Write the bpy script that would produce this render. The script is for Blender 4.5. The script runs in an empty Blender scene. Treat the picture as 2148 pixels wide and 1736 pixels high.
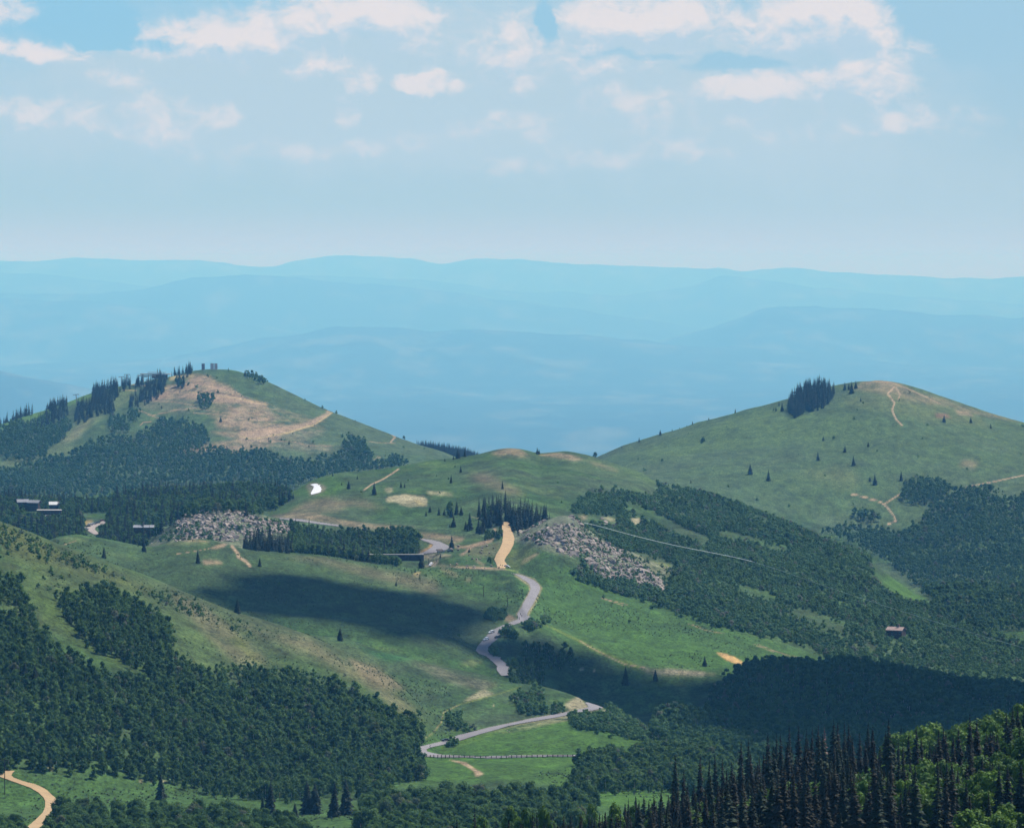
import bpy, math, random
import numpy as np
from mathutils import Vector, Matrix
rng = np.random.default_rng(7)
random.seed(7)
SC = bpy.context.scene
COL = SC.collection
# ---------------------------------------------------------------- view geometry
W0, H0 = 2148.0, 1736.0      # tracing units of the survey of the valley
F0 = 8747.0                  # focal length in those units (about 14 degrees wide)
UC, VH = 1074.0, 560.0       # bearing of the view axis, eye level

CROPS = {'o': (0, 0, 1), 'c1': (0, 699.2, .26042), 'c2': (503.4, 867.0, .26042), 'c3': (783.1, 895.0, .26042),
         'c4': (1230.6, 755.2, .42709), 'c5': (0, 1062.8, .42709), 'c6': (727.2, 1230.6, .41667), 'c7': (1398.4, 1342.5, .34896),
         'cS': (313.2, 716.0, .10417), 'cH': (0, 1029.2, .13021), 'cP': (839.1, 1107.6, .13021), 'cR': (978.9, 1202.7, .11278),
         'cB': (861.4, 1454.4, .20833), 'cD': (0, 1577.4, .09151), 'cO': (1202.7, 1034.9, .13021), 'cQ': (313.2, 1040.4, .15625),
         'cF': (0, 755.2, .18229)}
def Q(c, pts):
    ox, oy, s = CROPS[c]
    return [(ox + x * s, oy + y * s) for x, y in pts]

# ---------------------------------------------------------------- noise
def _hash(ix, iy, seed):
    n = (ix.astype(np.int64) * 374761393 + iy.astype(np.int64) * 668265263 + seed * 1442695041) & 0x7fffffff
    n = ((n ^ (n >> 13)) * 1274126177) & 0x7fffffff
    n = (n ^ (n >> 16)) & 0xffff
    return n / 32767.5 - 1.0
def vnoise(x, y, seed=0):
    ix = np.floor(x); iy = np.floor(y)
    fx = x - ix; fy = y - iy
    fx = fx * fx * fx * (fx * (fx * 6 - 15) + 10); fy = fy * fy * fy * (fy * (fy * 6 - 15) + 10)
    a = _hash(ix, iy, seed); b = _hash(ix + 1, iy, seed); c = _hash(ix, iy + 1, seed); d = _hash(ix + 1, iy + 1, seed)
    return (a * (1 - fx) + b * fx) * (1 - fy) + (c * (1 - fx) + d * fx) * fy
def fbm(x, y, seed=0, oct=4, gain=.5):
    s = 0; a = 1.0; t = 0
    for k in range(oct):
        s = s + a * vnoise(x * 2 ** k + 17.3 * k, y * 2 ** k - 9.1 * k, seed + k); t += a; a *= gain
    return s / t
def gauss1(a, sig, axis):
    r = int(max(1, math.ceil(sig * 3))); k = np.exp(-.5 * (np.arange(-r, r + 1) / sig) ** 2); k /= k.sum()
    p = np.pad(a, [(r, r) if i == axis else (0, 0) for i in range(a.ndim)], mode='edge')
    out = np.zeros_like(a)
    for i, w in enumerate(k):
        sl = [slice(None)] * a.ndim; sl[axis] = slice(i, i + a.shape[axis]); out += w * p[tuple(sl)]
    return out

# ---------------------------------------------------------------- terrain grid: columns fan out by bearing, rows step away
cu = np.concatenate([np.arange(-900, -80, 20.), np.arange(-80, 2230, 2.2), np.arange(2240, 3060, 20.)])
ry = np.concatenate([np.array([4, 30, 80, 150, 230, 310, 400, 480, 560.]), np.arange(620, 1300, 8.), np.arange(1300, 3500, 4.5),
                     np.arange(3500, 6900, 7.), np.arange(6900, 9000, 60.), np.arange(9000, 40000, 500.), np.arange(40000, 142000, 420.)])
NU, NY = len(cu), len(ry)

def line(spec):
    """spec: list of (u, v, y) -> arrays over cu of z and y"""
    s = sorted(spec); u = [p[0] for p in s]
    v = np.interp(cu, u, [p[1] for p in s]); y = np.interp(cu, u, [p[2] for p in s])
    v = gauss1(v, 4, 0); y = gauss1(y, 8, 0)
    return y, -(v - VH) / F0 * y
def ln(pts, y):
    """pts (u,v) list, y constant or list of (u,y)"""
    if not isinstance(y, (int, float)):
        yu = [p[0] for p in y]; yy = [p[1] for p in y]
        return [(u, v, float(np.interp(u, yu, yy))) for u, v in pts]
    return [(u, v, float(y)) for u, v in pts]

def hill(foot, *lines, front=.25, back=.35, bump=0.35, round_=60.):
    """height field of one hill over the grid: foot line, middle lines, ridge line (last)"""
    L = [line(foot)] + [line(l) for l in lines]
    Z = np.full((NY, NU), -5000.0)
    Y = ry[:, None]
    yf, zf = L[0]
    Z = np.where(Y <= yf[None], zf[None] - front * (yf[None] - Y), Z)
    for i in range(len(L) - 1):
        (y0, z0), (y1, z1) = L[i], L[i + 1]
        t = np.clip((Y - y0[None]) / (y1 - y0)[None], 0, 1)
        g = t + bump * t * (1 - t) if i == len(L) - 2 else t
        m = (Y > y0[None]) & (Y <= y1[None])
        Z = np.where(m, z0[None] + (z1 - z0)[None] * g, Z)
    yr, zr = L[-1]
    d = Y - yr[None]
    Z = np.where(d > 0, zr[None] - back * (np.sqrt(d * d + round_ ** 2) - round_), Z)
    return Z
def smax(a, b, k):
    h = np.clip(.5 + .5 * (a - b) / k, 0, 1)
    return b * (1 - h) + a * h + k * h * (1 - h)

# base plain
by = [0, 60, 300, 600, 900, 1150, 1500, 1700, 1900, 2050, 2250, 2450, 2700, 3000, 3500, 4000, 4600, 5500, 6300, 7000, 9000, 20000, 40000, 160000]
bz = [-2, -16, -68, -112, -140, -165, -218, -234, -246, -252, -262, -272, -287, -285, -275, -320, -350, -400, -480, -640, -1000, -1600, -1800, -1800]
Z = np.interp(ry, by, bz)[:, None] + np.zeros((1, NU))
hills = []
# near slope under the spruces (rises to the right)
hills.append((hill(ln([(-900, 2100), (700, 2050), (1100, 1880), (1500, 1800), (1800, 1780), (2148, 1750), (3060, 1650)], 760),
                   ln([(-900, 2060), (700, 1990), (950, 1860), (1150, 1800), (1300, 1770), (1500, 1735), (1700, 1705), (1900, 1650), (2000, 1614), (2148, 1562), (2300, 1505), (3060, 1300)], 1060), front=.1, back=.5, round_=80), 6))
# left hill, front lobe
hills.append((hill(ln([(-900, 1560), (-150, 1600), (0, 1603), (120, 1607), (250, 1628), (400, 1652), (560, 1682), (700, 1690), (800, 1690), (900, 1650), (1000, 1660), (3060, 1900)], [(0, 1950), (800, 2020), (950, 2150)]),
                   ln([(-900, 700), (-150, 1020), (0, 1098), (60, 1118), (120, 1143), (200, 1172), (300, 1208), (380, 1243), (440, 1268), (500, 1291), (560, 1308), (650, 1335), (727, 1370), (802, 1412), (865, 1466), (902, 1512), (925, 1565), (950, 1640), (1100, 1900), (3060, 3000)],
                      [(0, 2450), (700, 2450), (900, 2330), (950, 2300)]), bump=.5, back=.3), 8))
# left hill, rear lobe carrying the road
hills.append((hill(ln([(-900, 1560), (500, 1560), (880, 1590), (1000, 1572), (1150, 1562), (1300, 1562), (1400, 1572), (1500, 1620), (1700, 1800), (3060, 2500)], [(800, 2230), (900, 2225), (1400, 2240)]),
                   ln([(-900, 1350), (500, 1450), (800, 1570), (880, 1572), (940, 1556), (1000, 1539), (1080, 1524), (1160, 1508), (1230, 1495), (1268, 1486), (1350, 1535), (1400, 1566), (1500, 1630), (1700, 1810), (3060, 2600)], [(800, 2275), (880, 2280), (1000, 2325), (1150, 2385), (1268, 2430), (1400, 2320)]),
                   ln([(-900, 1200), (500, 1300), (560, 1312), (650, 1330), (727, 1337), (819, 1369), (911, 1394), (1019, 1421), (1077, 1440), (1127, 1443), (1180, 1453), (1206, 1464), (1225, 1476), (1275, 1492), (1350, 1550), (1500, 1660), (1700, 1850), (3060, 2700)], [(500, 2560), (1000, 2560), (1150, 2520), (1225, 2480), (1300, 2460)]), bump=.3, back=.3, round_=30), 4))
# spur in front of the shaded band
hills.append((hill(ln([(-900, 1500), (500, 1390), (700, 1400), (870, 1420), (1000, 1450), (1100, 1500), (3060, 2500)], 2600),
                   ln([(-900, 1250), (400, 1268), (500, 1278), (700, 1300), (873, 1320), (956, 1347), (998, 1368), (1044, 1403), (1075, 1440), (1200, 1600), (3060, 2600)], 2720), back=.35, round_=40), 5))
# mid-left shoulder
hills.append((hill(ln([(-900, 1400), (0, 1350), (600, 1380), (850, 1400), (1000, 1430), (1060, 1425), (1150, 1455), (1300, 1600), (3060, 2600)], 2640),
                   ln([(-900, 1180), (60, 1160), (110, 1135), (160, 1129), (210, 1134), (260, 1143), (310, 1152), (345, 1144), (380, 1136), (430, 1134), (465, 1143), (520, 1154), (600, 1161), (660, 1167), (720, 1176), (790, 1187), (860, 1199), (920, 1197), (980, 1196), (1050, 1200), (1090, 1218), (1130, 1255), (1150, 1300), (1300, 1420), (3060, 2000)],
                      [(0, 2960), (400, 3000), (860, 3050), (1050, 3055), (1130, 2920), (1200, 2850)]), bump=.25, back=.12, round_=25), 5))
# right shaded forest hills
hills.append((hill(ln([(-900, 3000), (1200, 2000), (1350, 1640), (1500, 1620), (1800, 1620), (2148, 1640), (3060, 1700)], 2230),
                   ln([(-900, 3000), (1200, 1900), (1310, 1580), (1340, 1548), (1365, 1530), (1400, 1514), (1460, 1516), (1530, 1535), (1650, 1538), (1800, 1545), (2148, 1560), (3060, 1620)], 2400), back=.4), 4))
hills.append((hill(ln([(-900, 3000), (1300, 1900), (1420, 1560), (1600, 1540), (2148, 1560), (3060, 1650)], 2430),
                   ln([(-900, 3000), (1300, 1800), (1400, 1530), (1470, 1478), (1513, 1452), (1531, 1434), (1594, 1411), (1657, 1410), (1712, 1413), (1765, 1409), (1852, 1416), (1922, 1431), (1991, 1446), (2096, 1453), (2148, 1460), (2300, 1480), (3060, 1560)], 2630), back=.35), 5))
# wooded bench below the left mountain, with the rock outcrop mound
hills.append((hill(ln([(-900, 1160), (0, 1160), (500, 1165), (700, 1175), (900, 1185), (1100, 1280), (3060, 2000)], 3200),
                   ln([(-900, 1065), (0, 1060), (200, 1062), (300, 1048), (400, 1038), (500, 1030), (600, 1038), (660, 1065), (760, 1100), (900, 1170), (1100, 1300), (3060, 2000)], 3900), bump=.1, back=.4), 6))
hills.append((hill(ln([(-900, 1900), (200, 1220), (300, 1160), (420, 1158), (560, 1165), (640, 1170), (700, 1220), (3060, 2900)], 3130),
                   ln([(-900, 1800), (200, 1200), (290, 1155), (315, 1135), (345, 1113), (375, 1090), (405, 1076), (440, 1067), (485, 1067), (520, 1074), (560, 1084), (600, 1097), (630, 1120), (680, 1200), (3060, 2800)], 3340), bump=.7, back=.5, round_=30), 3))
# centre green hill
hills.append((hill(ln([(-900, 1250), (450, 1130), (600, 1098), (750, 1118), (880, 1150), (960, 1180), (1050, 1205), (1110, 1305), (1200, 1368), (1350, 1406), (1520, 1421), (1750, 1445), (2148, 1490), (3060, 1600)], [(450, 3450), (600, 3440), (750, 3400), (880, 3250), (960, 3150), (1050, 3060), (1110, 2800), (1200, 2745), (1350, 2700), (1520, 2690), (1750, 2790), (2148, 2850)]),
                   ln([(-900, 1300), (450, 1110), (530, 1077), (600, 1042), (650, 1012), (700, 994), (760, 986), (850, 976), (900, 968), (960, 962), (1010, 951), (1040, 943), (1070, 940), (1100, 945), (1130, 955), (1160, 953), (1190, 952), (1215, 957), (1240, 962), (1300, 978), (1350, 994), (1382, 1018), (1482, 1038), (1546, 1062), (1636, 1096), (1722, 1128), (1807, 1160), (1952, 1270), (2148, 1385), (2400, 1500), (3060, 1800)],
                      [(450, 3750), (700, 3900), (1070, 4100), (1250, 4100), (1500, 3900), (1722, 3700), (1952, 3550), (2148, 3400), (2300, 3300)]), bump=.2, back=.3, round_=70), 6))
# right outcrop mound
hills.append((hill(ln([(-900, 3000), (960, 1260), (1020, 1215), (1060, 1205), (1100, 1187), (1140, 1172), (1200, 1185), (1249, 1215), (1300, 1232), (1395, 1250), (1450, 1330), (3060, 3000)], 3080),
                   ln([(-900, 3000), (960, 1240), (1000, 1195), (1050, 1165), (1078, 1142), (1104, 1116), (1134, 1097), (1158, 1086), (1187, 1078), (1212, 1088), (1236, 1112), (1278, 1137), (1342, 1165), (1395, 1200), (1450, 1290), (3060, 3000)], 3290), bump=.5, back=.35, round_=25), 3))
# left mountain
hills.append((hill(ln([(-900, 1020), (0, 1030), (200, 1032), (400, 1036), (600, 1025), (700, 1010), (900, 990), (1200, 1090), (3060, 1500)], [(0, 5200), (600, 5250), (1200, 5300)]),
                   ln([(-900, 1040), (-150, 925), (0, 888), (60, 872), (110, 857), (160, 838), (200, 823), (250, 812), (300, 803), (345, 793), (380, 785), (410, 778), (440, 773), (470, 772), (500, 776), (540, 790), (580, 808), (620, 828), (670, 851), (700, 865), (750, 885), (800, 904), (850, 923), (900, 940), (950, 958), (1000, 985), (1060, 1010), (1200, 1070), (3060, 1600)],
                      [(-150, 5900), (200, 6050), (470, 6100), (900, 5800), (1200, 5600)]), bump=.15, back=.4, round_=60), 6))
hills.append((hill(ln([(-900, 1300), (700, 980), (900, 975), (1100, 990), (3060, 1400)], 6250),
                   ln([(-900, 1250), (780, 960), (850, 930), (900, 938), (940, 943), (980, 952), (1010, 962), (1080, 995), (1300, 1040), (3060, 1500)], 6600), back=.4), 4))
# right mountain
hills.append((hill(ln([(-900, 1700), (1150, 1260), (1500, 1300), (1800, 1330), (2148, 1350), (3060, 1350)], 3950),
                   ln([(-900, 1500), (1150, 1060), (1300, 1045), (1500, 1070), (1700, 1105), (1850, 1120), (1950, 1112), (2050, 1085), (2148, 1075), (3060, 1050)], 4750),
                   ln([(-900, 1400), (1000, 1050), (1150, 992), (1230, 968), (1300, 938), (1350, 921), (1400, 904), (1450, 889), (1500, 874), (1560, 858), (1640, 838), (1700, 823), (1760, 808), (1800, 801), (1850, 796), (1880, 801), (1920, 813), (1980, 833), (2040, 853), (2100, 873), (2148, 887), (2300, 925), (3060, 1010)], 5600), bump=.25, back=.4, round_=60), 6))
Z = gauss1(Z, 6, 0)
for h, k in hills:
    Z = smax(Z, h, k)
# far ranges
far = [
 (24000, 20000, [(-900, 860), (-100, 800), (0, 785), (60, 795), (150, 812), (300, 850), (700, 930), (3060, 1100)]),
 (37000, 31000, [(-900, 800), (300, 760), (430, 742), (500, 722), (560, 711), (620, 704), (700, 689), (760, 690), (850, 693), (900, 699), (1000, 693), (1100, 699), (1200, 705), (1300, 712), (1400, 722), (1600, 735), (1900, 760), (3060, 800)]),
 (42000, 36000, [(-900, 760), (1200, 760), (1400, 715), (1500, 690), (1560, 665), (1600, 646), (1640, 642), (1700, 645), (1800, 650), (1900, 655), (2000, 660), (2148, 668), (3060, 690)]),
 (43500, 39000, [(-900, 620), (0, 628), (150, 632), (300, 645), (500, 680), (900, 730), (3060, 900)]),
 (48000, 44000, [(-900, 640), (0, 618), (200, 618), (300, 608), (350, 596), (400, 583), (520, 577), (600, 583), (700, 590), (850, 605), (1000, 622), (1200, 650), (1350, 672), (1450, 690), (1700, 720), (3060, 760)]),
 (56000, 50000, [(-900, 560), (-100, 568), (0, 573), (80, 577), (200, 590), (340, 603), (420, 600), (600, 580), (750, 582), (900, 590), (1100, 610), (1300, 620), (1450, 600), (1520, 578), (1620, 592), (1750, 608), (1900, 622), (2148, 640), (3060, 660)]),
 (66000, 60000, [(-900, 548), (0, 546), (80, 547), (150, 543), (220, 545), (290, 547), (360, 548), (420, 547), (500, 555), (560, 560), (600, 552), (640, 545), (690, 539), (740, 538), (790, 541), (820, 540), (870, 544), (900, 551), (932, 558), (960, 550), (1000, 545), (1040, 545), (1065, 548), (1090, 544), (1110, 548), (1200, 555), (1300, 559), (1400, 563), (1480, 566), (1520, 563), (1560, 568), (1600, 565), (1680, 564), (1750, 570), (1850, 576), (1950, 582), (2020, 585), (2080, 588), (2110, 584), (2148, 582), (2300, 590), (3060, 600)]),
]
for yr, yf, pts in far:
    yr *= 2; yf *= 2
    fo = [(u, VH + 1790 / yf * F0) for u in (-900, 3060)]
    Z = smax(Z, hill(ln(fo, yf), ln(pts, yr), front=.02, back=.1, bump=.5, round_=600), 24)
X = ry[:, None] * (cu[None] - UC) / F0
YY = ry[:, None] + 0 * X
near = np.clip((9000 - YY) / 2500, 0, 1); farm = 1 - near
Zs = gauss1(Z, 3.0, 0)
Z = np.where(YY < 6900, Zs, Z)
amp = np.clip(YY / 2500, .4, 1.5)
gul = 1 - np.abs(fbm(X / 130 + .3 * YY / 300, YY / 330, 41, 3)) * 2
Z += near * amp * (2.0 * fbm(X / 95, YY / 120, 3, 3) + .45 * fbm(X / 22, YY / 26, 9, 3) + 1.6 * gul * (YY > 1300))
Z += farm * (80 * (1 - 2 * np.abs(fbm(X / 2600, YY / 5200, 21, 5, .6))) - 28) * np.clip((YY - 9000) / 22000, 0, 1)
V = VH - Z / YY * F0
# running horizon (what is hidden behind nearer ground)
Vmin = np.minimum.accumulate(V, axis=0)

def zat(x, y):
    """ground height"""
    x = np.atleast_1d(np.asarray(x, float)); y = np.atleast_1d(np.asarray(y, float))
    u = UC + x / y * F0
    j = np.clip(np.searchsorted(cu, u) - 1, 0, NU - 2); i = np.clip(np.searchsorted(ry, y) - 1, 0, NY - 2)
    a = np.clip((u - cu[j]) / (cu[j + 1] - cu[j]), 0, 1); b = np.clip((y - ry[i]) / (ry[i + 1] - ry[i]), 0, 1)
    return (Z[i, j] * (1 - a) + Z[i, j + 1] * a) * (1 - b) + (Z[i + 1, j] * (1 - a) + Z[i + 1, j + 1] * a) * b
def ground(u, v, ymin=700, ymax=8000):
    """where the line of bearing u, drop v meets the ground (first hit beyond ymin)"""
    u = np.atleast_1d(np.asarray(u, float)); v = np.atleast_1d(np.asarray(v, float))
    out = np.full((len(u), 3), np.nan)
    i0 = int(np.searchsorted(ry, ymin)); i1 = int(np.searchsorted(ry, ymax))
    j = np.clip(np.searchsorted(cu, u) - 1, 0, NU - 2)
    a = np.clip((u - cu[j]) / (cu[j + 1] - cu[j]), 0, 1)
    CH = 4000
    for s in range(0, len(u), CH):
        jj = j[s:s + CH]; aa = a[s:s + CH]; vv = v[s:s + CH]
        P = V[i0:i1, jj] * (1 - aa) + V[i0:i1, jj + 1] * aa
        below = P <= vv[None]
        k = np.argmax(below, axis=0); ok = below.any(axis=0)
        k1 = np.maximum(k, 1); p0 = P[k1 - 1, np.arange(len(jj))]; p1 = P[k1, np.arange(len(jj))]
        t = np.where(k > 0, np.clip((p0 - vv) / np.maximum(p0 - p1, 1e-6), 0, 1), 1)
        y = ry[i0 + k1 - 1] * (1 - t) + ry[i0 + k1] * t
        uu = u[s:s + CH]
        x = y * (uu - UC) / F0; z = -(vv - VH) / F0 * y
        o = np.stack([x, y, z], 1); o[~ok] = np.nan
        out[s:s + CH] = o
    return out
def inside(px, py, poly):
    r = np.zeros(px.shape, bool); n = len(poly)
    for i in range(n):
        x0, y0 = poly[i]; x1, y1 = poly[(i + 1) % n]
        if y0 == y1: continue
        c = ((y0 > py) != (y1 > py)) & (px < (x1 - x0) * (py - y0) / (y1 - y0) + x0)
        r ^= c
    return r
def pdist(px, py, pts):
    d = np.full(px.shape, 1e9)
    for (x0, y0), (x1, y1) in zip(pts[:-1], pts[1:]):
        dx, dy = x1 - x0, y1 - y0; L = dx * dx + dy * dy + 1e-9
        t = np.clip(((px - x0) * dx + (py - y0) * dy) / L, 0, 1)
        d = np.minimum(d, np.hypot(px - x0 - t * dx, py - y0 - t * dy))
    return d
EXPO = 0.75
HAZE_COL = (.14, .50, 1.0); HAZE_ABS = (.84, .86, 1.0); HAZE_D = 3.3e-5; HAZE_G = 0.0; SKY_S = .085; SUN_E = 4.2
SKY_LOW = (.44, .60, .665); SKY_TOP = (.29, .57, .775); SKY_RIGHT = (.47, .59, .69); CLOUD_V = (.48, .635, .745); SKY_HOR = (.60, .60, .66)
CLOUD_W = (.83, .775, .785); CLOUD_S = (.485, .64, .775)
GK = (.51, .56, .45)
# ---------------------------------------------------------------- ground cover (albedo per place)
SAGE = np.array([.090, .128, .070]); GREEN = np.array([.055, .120, .032]); BRIGHT = np.array([.085, .175, .030]); OLIVE = np.array([.135, .150, .070])
PINK = np.array([.45, .295, .235]); GRAVEL = np.array([.56, .45, .34]); SAND = np.array([.62, .45, .24]); MAUVE = np.array([.31, .235, .205])
DUFF = np.array([.045, .075, .030]); ORANGE = np.array([.66, .38, .19]); ROCK = np.array([.30, .28, .25]); YEL = np.array([.26, .30, .06])
n1 = fbm(X / 140, YY / 190, 51, 4); n2 = fbm(X / 28, YY / 34, 61, 4, .6); n3 = fbm(X / 7, YY / 9, 71, 3, .7)
m = np.clip(.5 + 1.1 * n1 + .7 * n2, 0, 1)[..., None]
C = SAGE * (1 - m) + GREEN * m
m = np.clip(n2 * 1.6 + n1 - .35, 0, 1)[..., None] * .45
C = C * (1 - m) + OLIVE * m
n4 = fbm(X / 11, YY / 26, 75, 4, .65); C = C * np.clip(1 + .30 * n3 + .55 * n4 + .45 * n2, .35, 1.7)[..., None]
m = np.clip((fbm(X / 45, YY / 60, 77, 4, .65) - .12) * 4, 0, 1)[..., None] * .45
C = C * (1 - m) + np.array([.030, .062, .028]) * m
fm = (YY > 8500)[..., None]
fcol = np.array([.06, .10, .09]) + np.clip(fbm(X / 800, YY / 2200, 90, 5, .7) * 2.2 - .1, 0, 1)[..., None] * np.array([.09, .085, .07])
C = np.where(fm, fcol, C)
WU = 9 * fbm(X / 40, YY / 60, 81, 3, .6); WV = 4 * fbm(X / 30, YY / 80, 85, 3, .6)
def paint(c, pts, col, a=1.0, y=(1200, 7000), warp=1.0, soft=1.2, brk=0.0):
    poly = Q(c, pts)
    us = [p[0] for p in poly]; vs = [p[1] for p in poly]
    j0, j1 = np.searchsorted(cu, [min(us) - 15, max(us) + 15]); i0, i1 = np.searchsorted(ry, y)
    if j1 - j0 < 2: return
    sl = (slice(i0, i1), slice(j0, j1))
    v = V[sl]; u = cu[None, j0:j1] + 0 * v
    k = inside(u + warp * WU[sl], v + warp * WV[sl], poly) & (v < max(vs) + 15) & (v > min(vs) - 15)
    k = k.astype(float)
    if soft: k = gauss1(gauss1(k, soft, 0), soft, 1)
    if brk: k = k * np.clip(1 + brk * (2.2 * n2[sl] + 1.2 * n3[sl]) - brk * .3, 0, 1)
    k = (k * a)[..., None]
    C[sl] = C[sl] * (1 - k) + np.asarray(col) * np.clip(1 + .25 * n3[sl] + .35 * n4[sl], .4, 1.6)[..., None] * k
def track(c, pts, col, w=1.6, a=1.0, y=(1200, 7000), vs_=1.0):
    pl = Q(c, pts); w = w * .72 if w < 3.1 else w
    us = [p[0] for p in pl]; vs = [p[1] for p in pl]
    j0, j1 = np.searchsorted(cu, [min(us) - 12, max(us) + 12]); i0, i1 = np.searchsorted(ry, y)
    sl = (slice(i0, i1), slice(j0, j1)); v = V[sl]; u = cu[None, j0:j1] + 0 * v
    d = pdist(u + .08 * WU[sl], v + .08 * WV[sl], pl)
    k = (np.clip(1.4 - d / w, 0, 1) * a)[..., None]
    C[sl] = C[sl] * (1 - k) + np.asarray(col) * k
Y6 = (5150, 6900); Y7 = (3900, 6200); Y5 = (2600, 4300); Y3 = (2500, 3200); Y2 = (1850, 2600)
# left mountain
paint('o', [(-80, 880), (200, 815), (440, 770), (600, 810), (960, 955), (900, 1000), (0, 1035), (-80, 1035)], SAGE * 1.15, .5, Y6, soft=3)
paint('cF', [(0, 715), (170, 640), (370, 570), (520, 520), (700, 430), (850, 370), (1060, 295), (1230, 265), (1380, 260), (1300, 330), (1100, 400), (900, 480), (800, 520), (600, 590), (400, 670), (200, 730), (0, 820), (-300, 900), (-300, 780)], np.array([.12, .22, .055]), .9, Y6, .5)
paint('cF', [(1390, 340), (1560, 360), (1500, 450), (1300, 600), (1100, 720), (900, 900), (700, 960), (900, 1000), (860, 1080), (560, 1110), (300, 1170), (200, 1227), (0, 1227), (0, 1180), (300, 1100), (540, 1020), (700, 920), (820, 760), (850, 640), (1100, 600), (1280, 480)], np.array([.15, .19, .09]), .9, Y6, .4)
paint('cF', [(1100, 620), (1000, 760), (900, 900), (760, 960), (700, 950), (880, 780), (1000, 680)], np.array([.26, .23, .15]), .6, Y6, .5, 2)
paint('c1', [(1330, 420), (1480, 400), (1560, 330), (1700, 340), (1750, 390), (1860, 430), (1960, 510), (2148, 560), (2148, 610), (1900, 560), (1700, 560), (1600, 540), (1450, 520), (1280, 540), (1160, 540), (1300, 470)], PINK, .95, Y6, .5, 1.5, .3)
paint('c1', [(1380, 345), (1560, 325), (1560, 350), (1440, 370), (1370, 380)], SAND, .7, Y6, .3)
paint('c1', [(1830, 570), (2148, 620), (2250, 700), (2148, 770), (1980, 790), (1780, 760), (1730, 700), (1850, 650)], PINK, .75, Y6, .8, 2.5, .4)
paint('c1', [(1660, 790), (1900, 800), (2148, 750), (2300, 720), (2250, 860), (2148, 930), (1900, 960), (1680, 950), (1400, 985), (1500, 930), (1620, 890), (1800, 870), (1930, 850)], PINK * 1.1, .75, Y6, .4, 1.3, .4)
paint('c1', [(1200, 530), (1500, 520), (1700, 600), (1500, 650), (1200, 620), (1100, 580)], MAUVE, .35, Y6, .6, 2, .5)
paint('c2', [(0, 140), (300, 110), (520, 80), (690, 0), (700, -30), (740, 0), (600, 95), (400, 155), (130, 215), (0, 200)], PINK * 1.15, .85, Y6, .2, 1)
paint('c2', [(0, 200), (300, 160), (560, 130), (700, 120), (700, 150), (500, 210), (600, 260), (800, 270), (700, 330), (400, 290), (200, 280), (0, 290)], MAUVE * 1.1, .45, Y6, .8, 2, .8)
paint('c2', [(740, 0), (900, -20), (1200, 120), (1500, 260), (1700, 340), (1300, 330), (1000, 250), (800, 150)], SAGE * 1.1, .6, Y6, .5, 2)
paint('c1', [(1500, 420), (1750, 400), (1950, 500), (2148, 560), (2400, 650), (2600, 700), (2600, 780), (2300, 800), (2000, 800), (1750, 760), (1650, 640), (1750, 560), (1450, 520), (1300, 500)], PINK, .32, Y6, 1, 2, 1.2)
track('c1', [(1560, 600), (1800, 640), (2100, 640)], PINK, 1.2, .6, Y6)
track('c2', [(0, 185), (120, 208), (400, 150), (600, 90), (740, -5)], SAND, 1.4, .95, Y6)
track('c1', [(1320, 440), (1600, 480), (1900, 520), (2148, 575)], SAND, 1.2, .7, Y6)
track('c1', [(1400, 462), (1700, 470), (2000, 520)], MAUVE * .3, 1.1, .9, Y6)
track('c1', [(1480, 405), (1700, 425), (1900, 470), (1960, 510)], PINK * 1.25, 1.3, .8, Y6)
track('c1', [(1560, 640), (1750, 650), (1950, 690), (2148, 700)], PINK * 1.2, 1.3, .7, Y6)
track('c1', [(1700, 790), (1900, 785), (2148, 755), (2300, 720)], MAUVE * .35, .9, .8, Y6)
track('c1', [(1120, 620), (1230, 660), (1400, 620), (1580, 600)], PINK, 1.3, .9, Y6)
track('c1', [(1160, 540), (1400, 550), (1560, 580)], PINK, 1.2, .8, Y6)
track('c1', [(1130, 740), (1150, 718), (1220, 712)], PINK * 1.2, 1.3, .9, Y6)
track('c1', [(1050, 405), (1100, 418), (1180, 420), (1190, 385)], SAND, 1.5, .95, Y6)
track('c1', [(980, 455), (1100, 460)], SAND, 1.2, .8, Y6)
track('c1', [(1190, 655), (1280, 680), (1330, 690)], PINK, 1.3, .8, Y6)
track('c2', [(1190, 140), (1250, 190), (1215, 230)], PINK * 1.2, 2, .9, Y6)
track('c2', [(220, 225), (430, 225), (520, 255), (730, 262)], PINK, 1.3, .8, Y6)
track('c2', [(1040, 225), (1110, 235), (1250, 240)], PINK, 1.0, .7, Y6)
track('c2', [(1080, 370), (1130, 355), (1100, 345)], PINK * 1.1, 1.0, .8, Y6)
# right mountain
paint('o', [(1150, 990), (1400, 905), (1850, 797), (2250, 900), (2250, 1060), (1900, 1110), (1600, 1080), (1250, 1010)], np.array([.115, .165, .085]), .6, Y7, soft=3)
paint('c4', [(200, 470), (560, 330), (760, 270), (900, 230), (1000, 260), (1500, 330), (1300, 400), (900, 420), (600, 450), (350, 500)], np.array([.13, .20, .07]), .5, Y7, 1.5, 4)
paint('c4', [(1300, 140), (1370, 100), (1440, 88), (1540, 118), (1640, 165), (1760, 195), (1900, 240), (2040, 280), (2148, 310), (2100, 300), (1900, 262), (1760, 220), (1640, 210), (1540, 200), (1430, 160)], PINK, .55, Y7, .5, 2, .4)
paint('c4', [(1230, 200), (1500, 160), (1700, 210), (1900, 260), (2000, 330), (1700, 300), (1500, 260), (1300, 230)], OLIVE * 1.3, .5, Y7, 1, 3)
paint('c4', [(1710, 262), (1770, 262), (1790, 285), (1720, 283)], np.array([.28, .14, .11]), .8, Y7, .3)
paint('c4', [(1800, 240), (1870, 250), (1900, 275), (1830, 270)], PINK, .6, Y7, .5)
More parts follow.
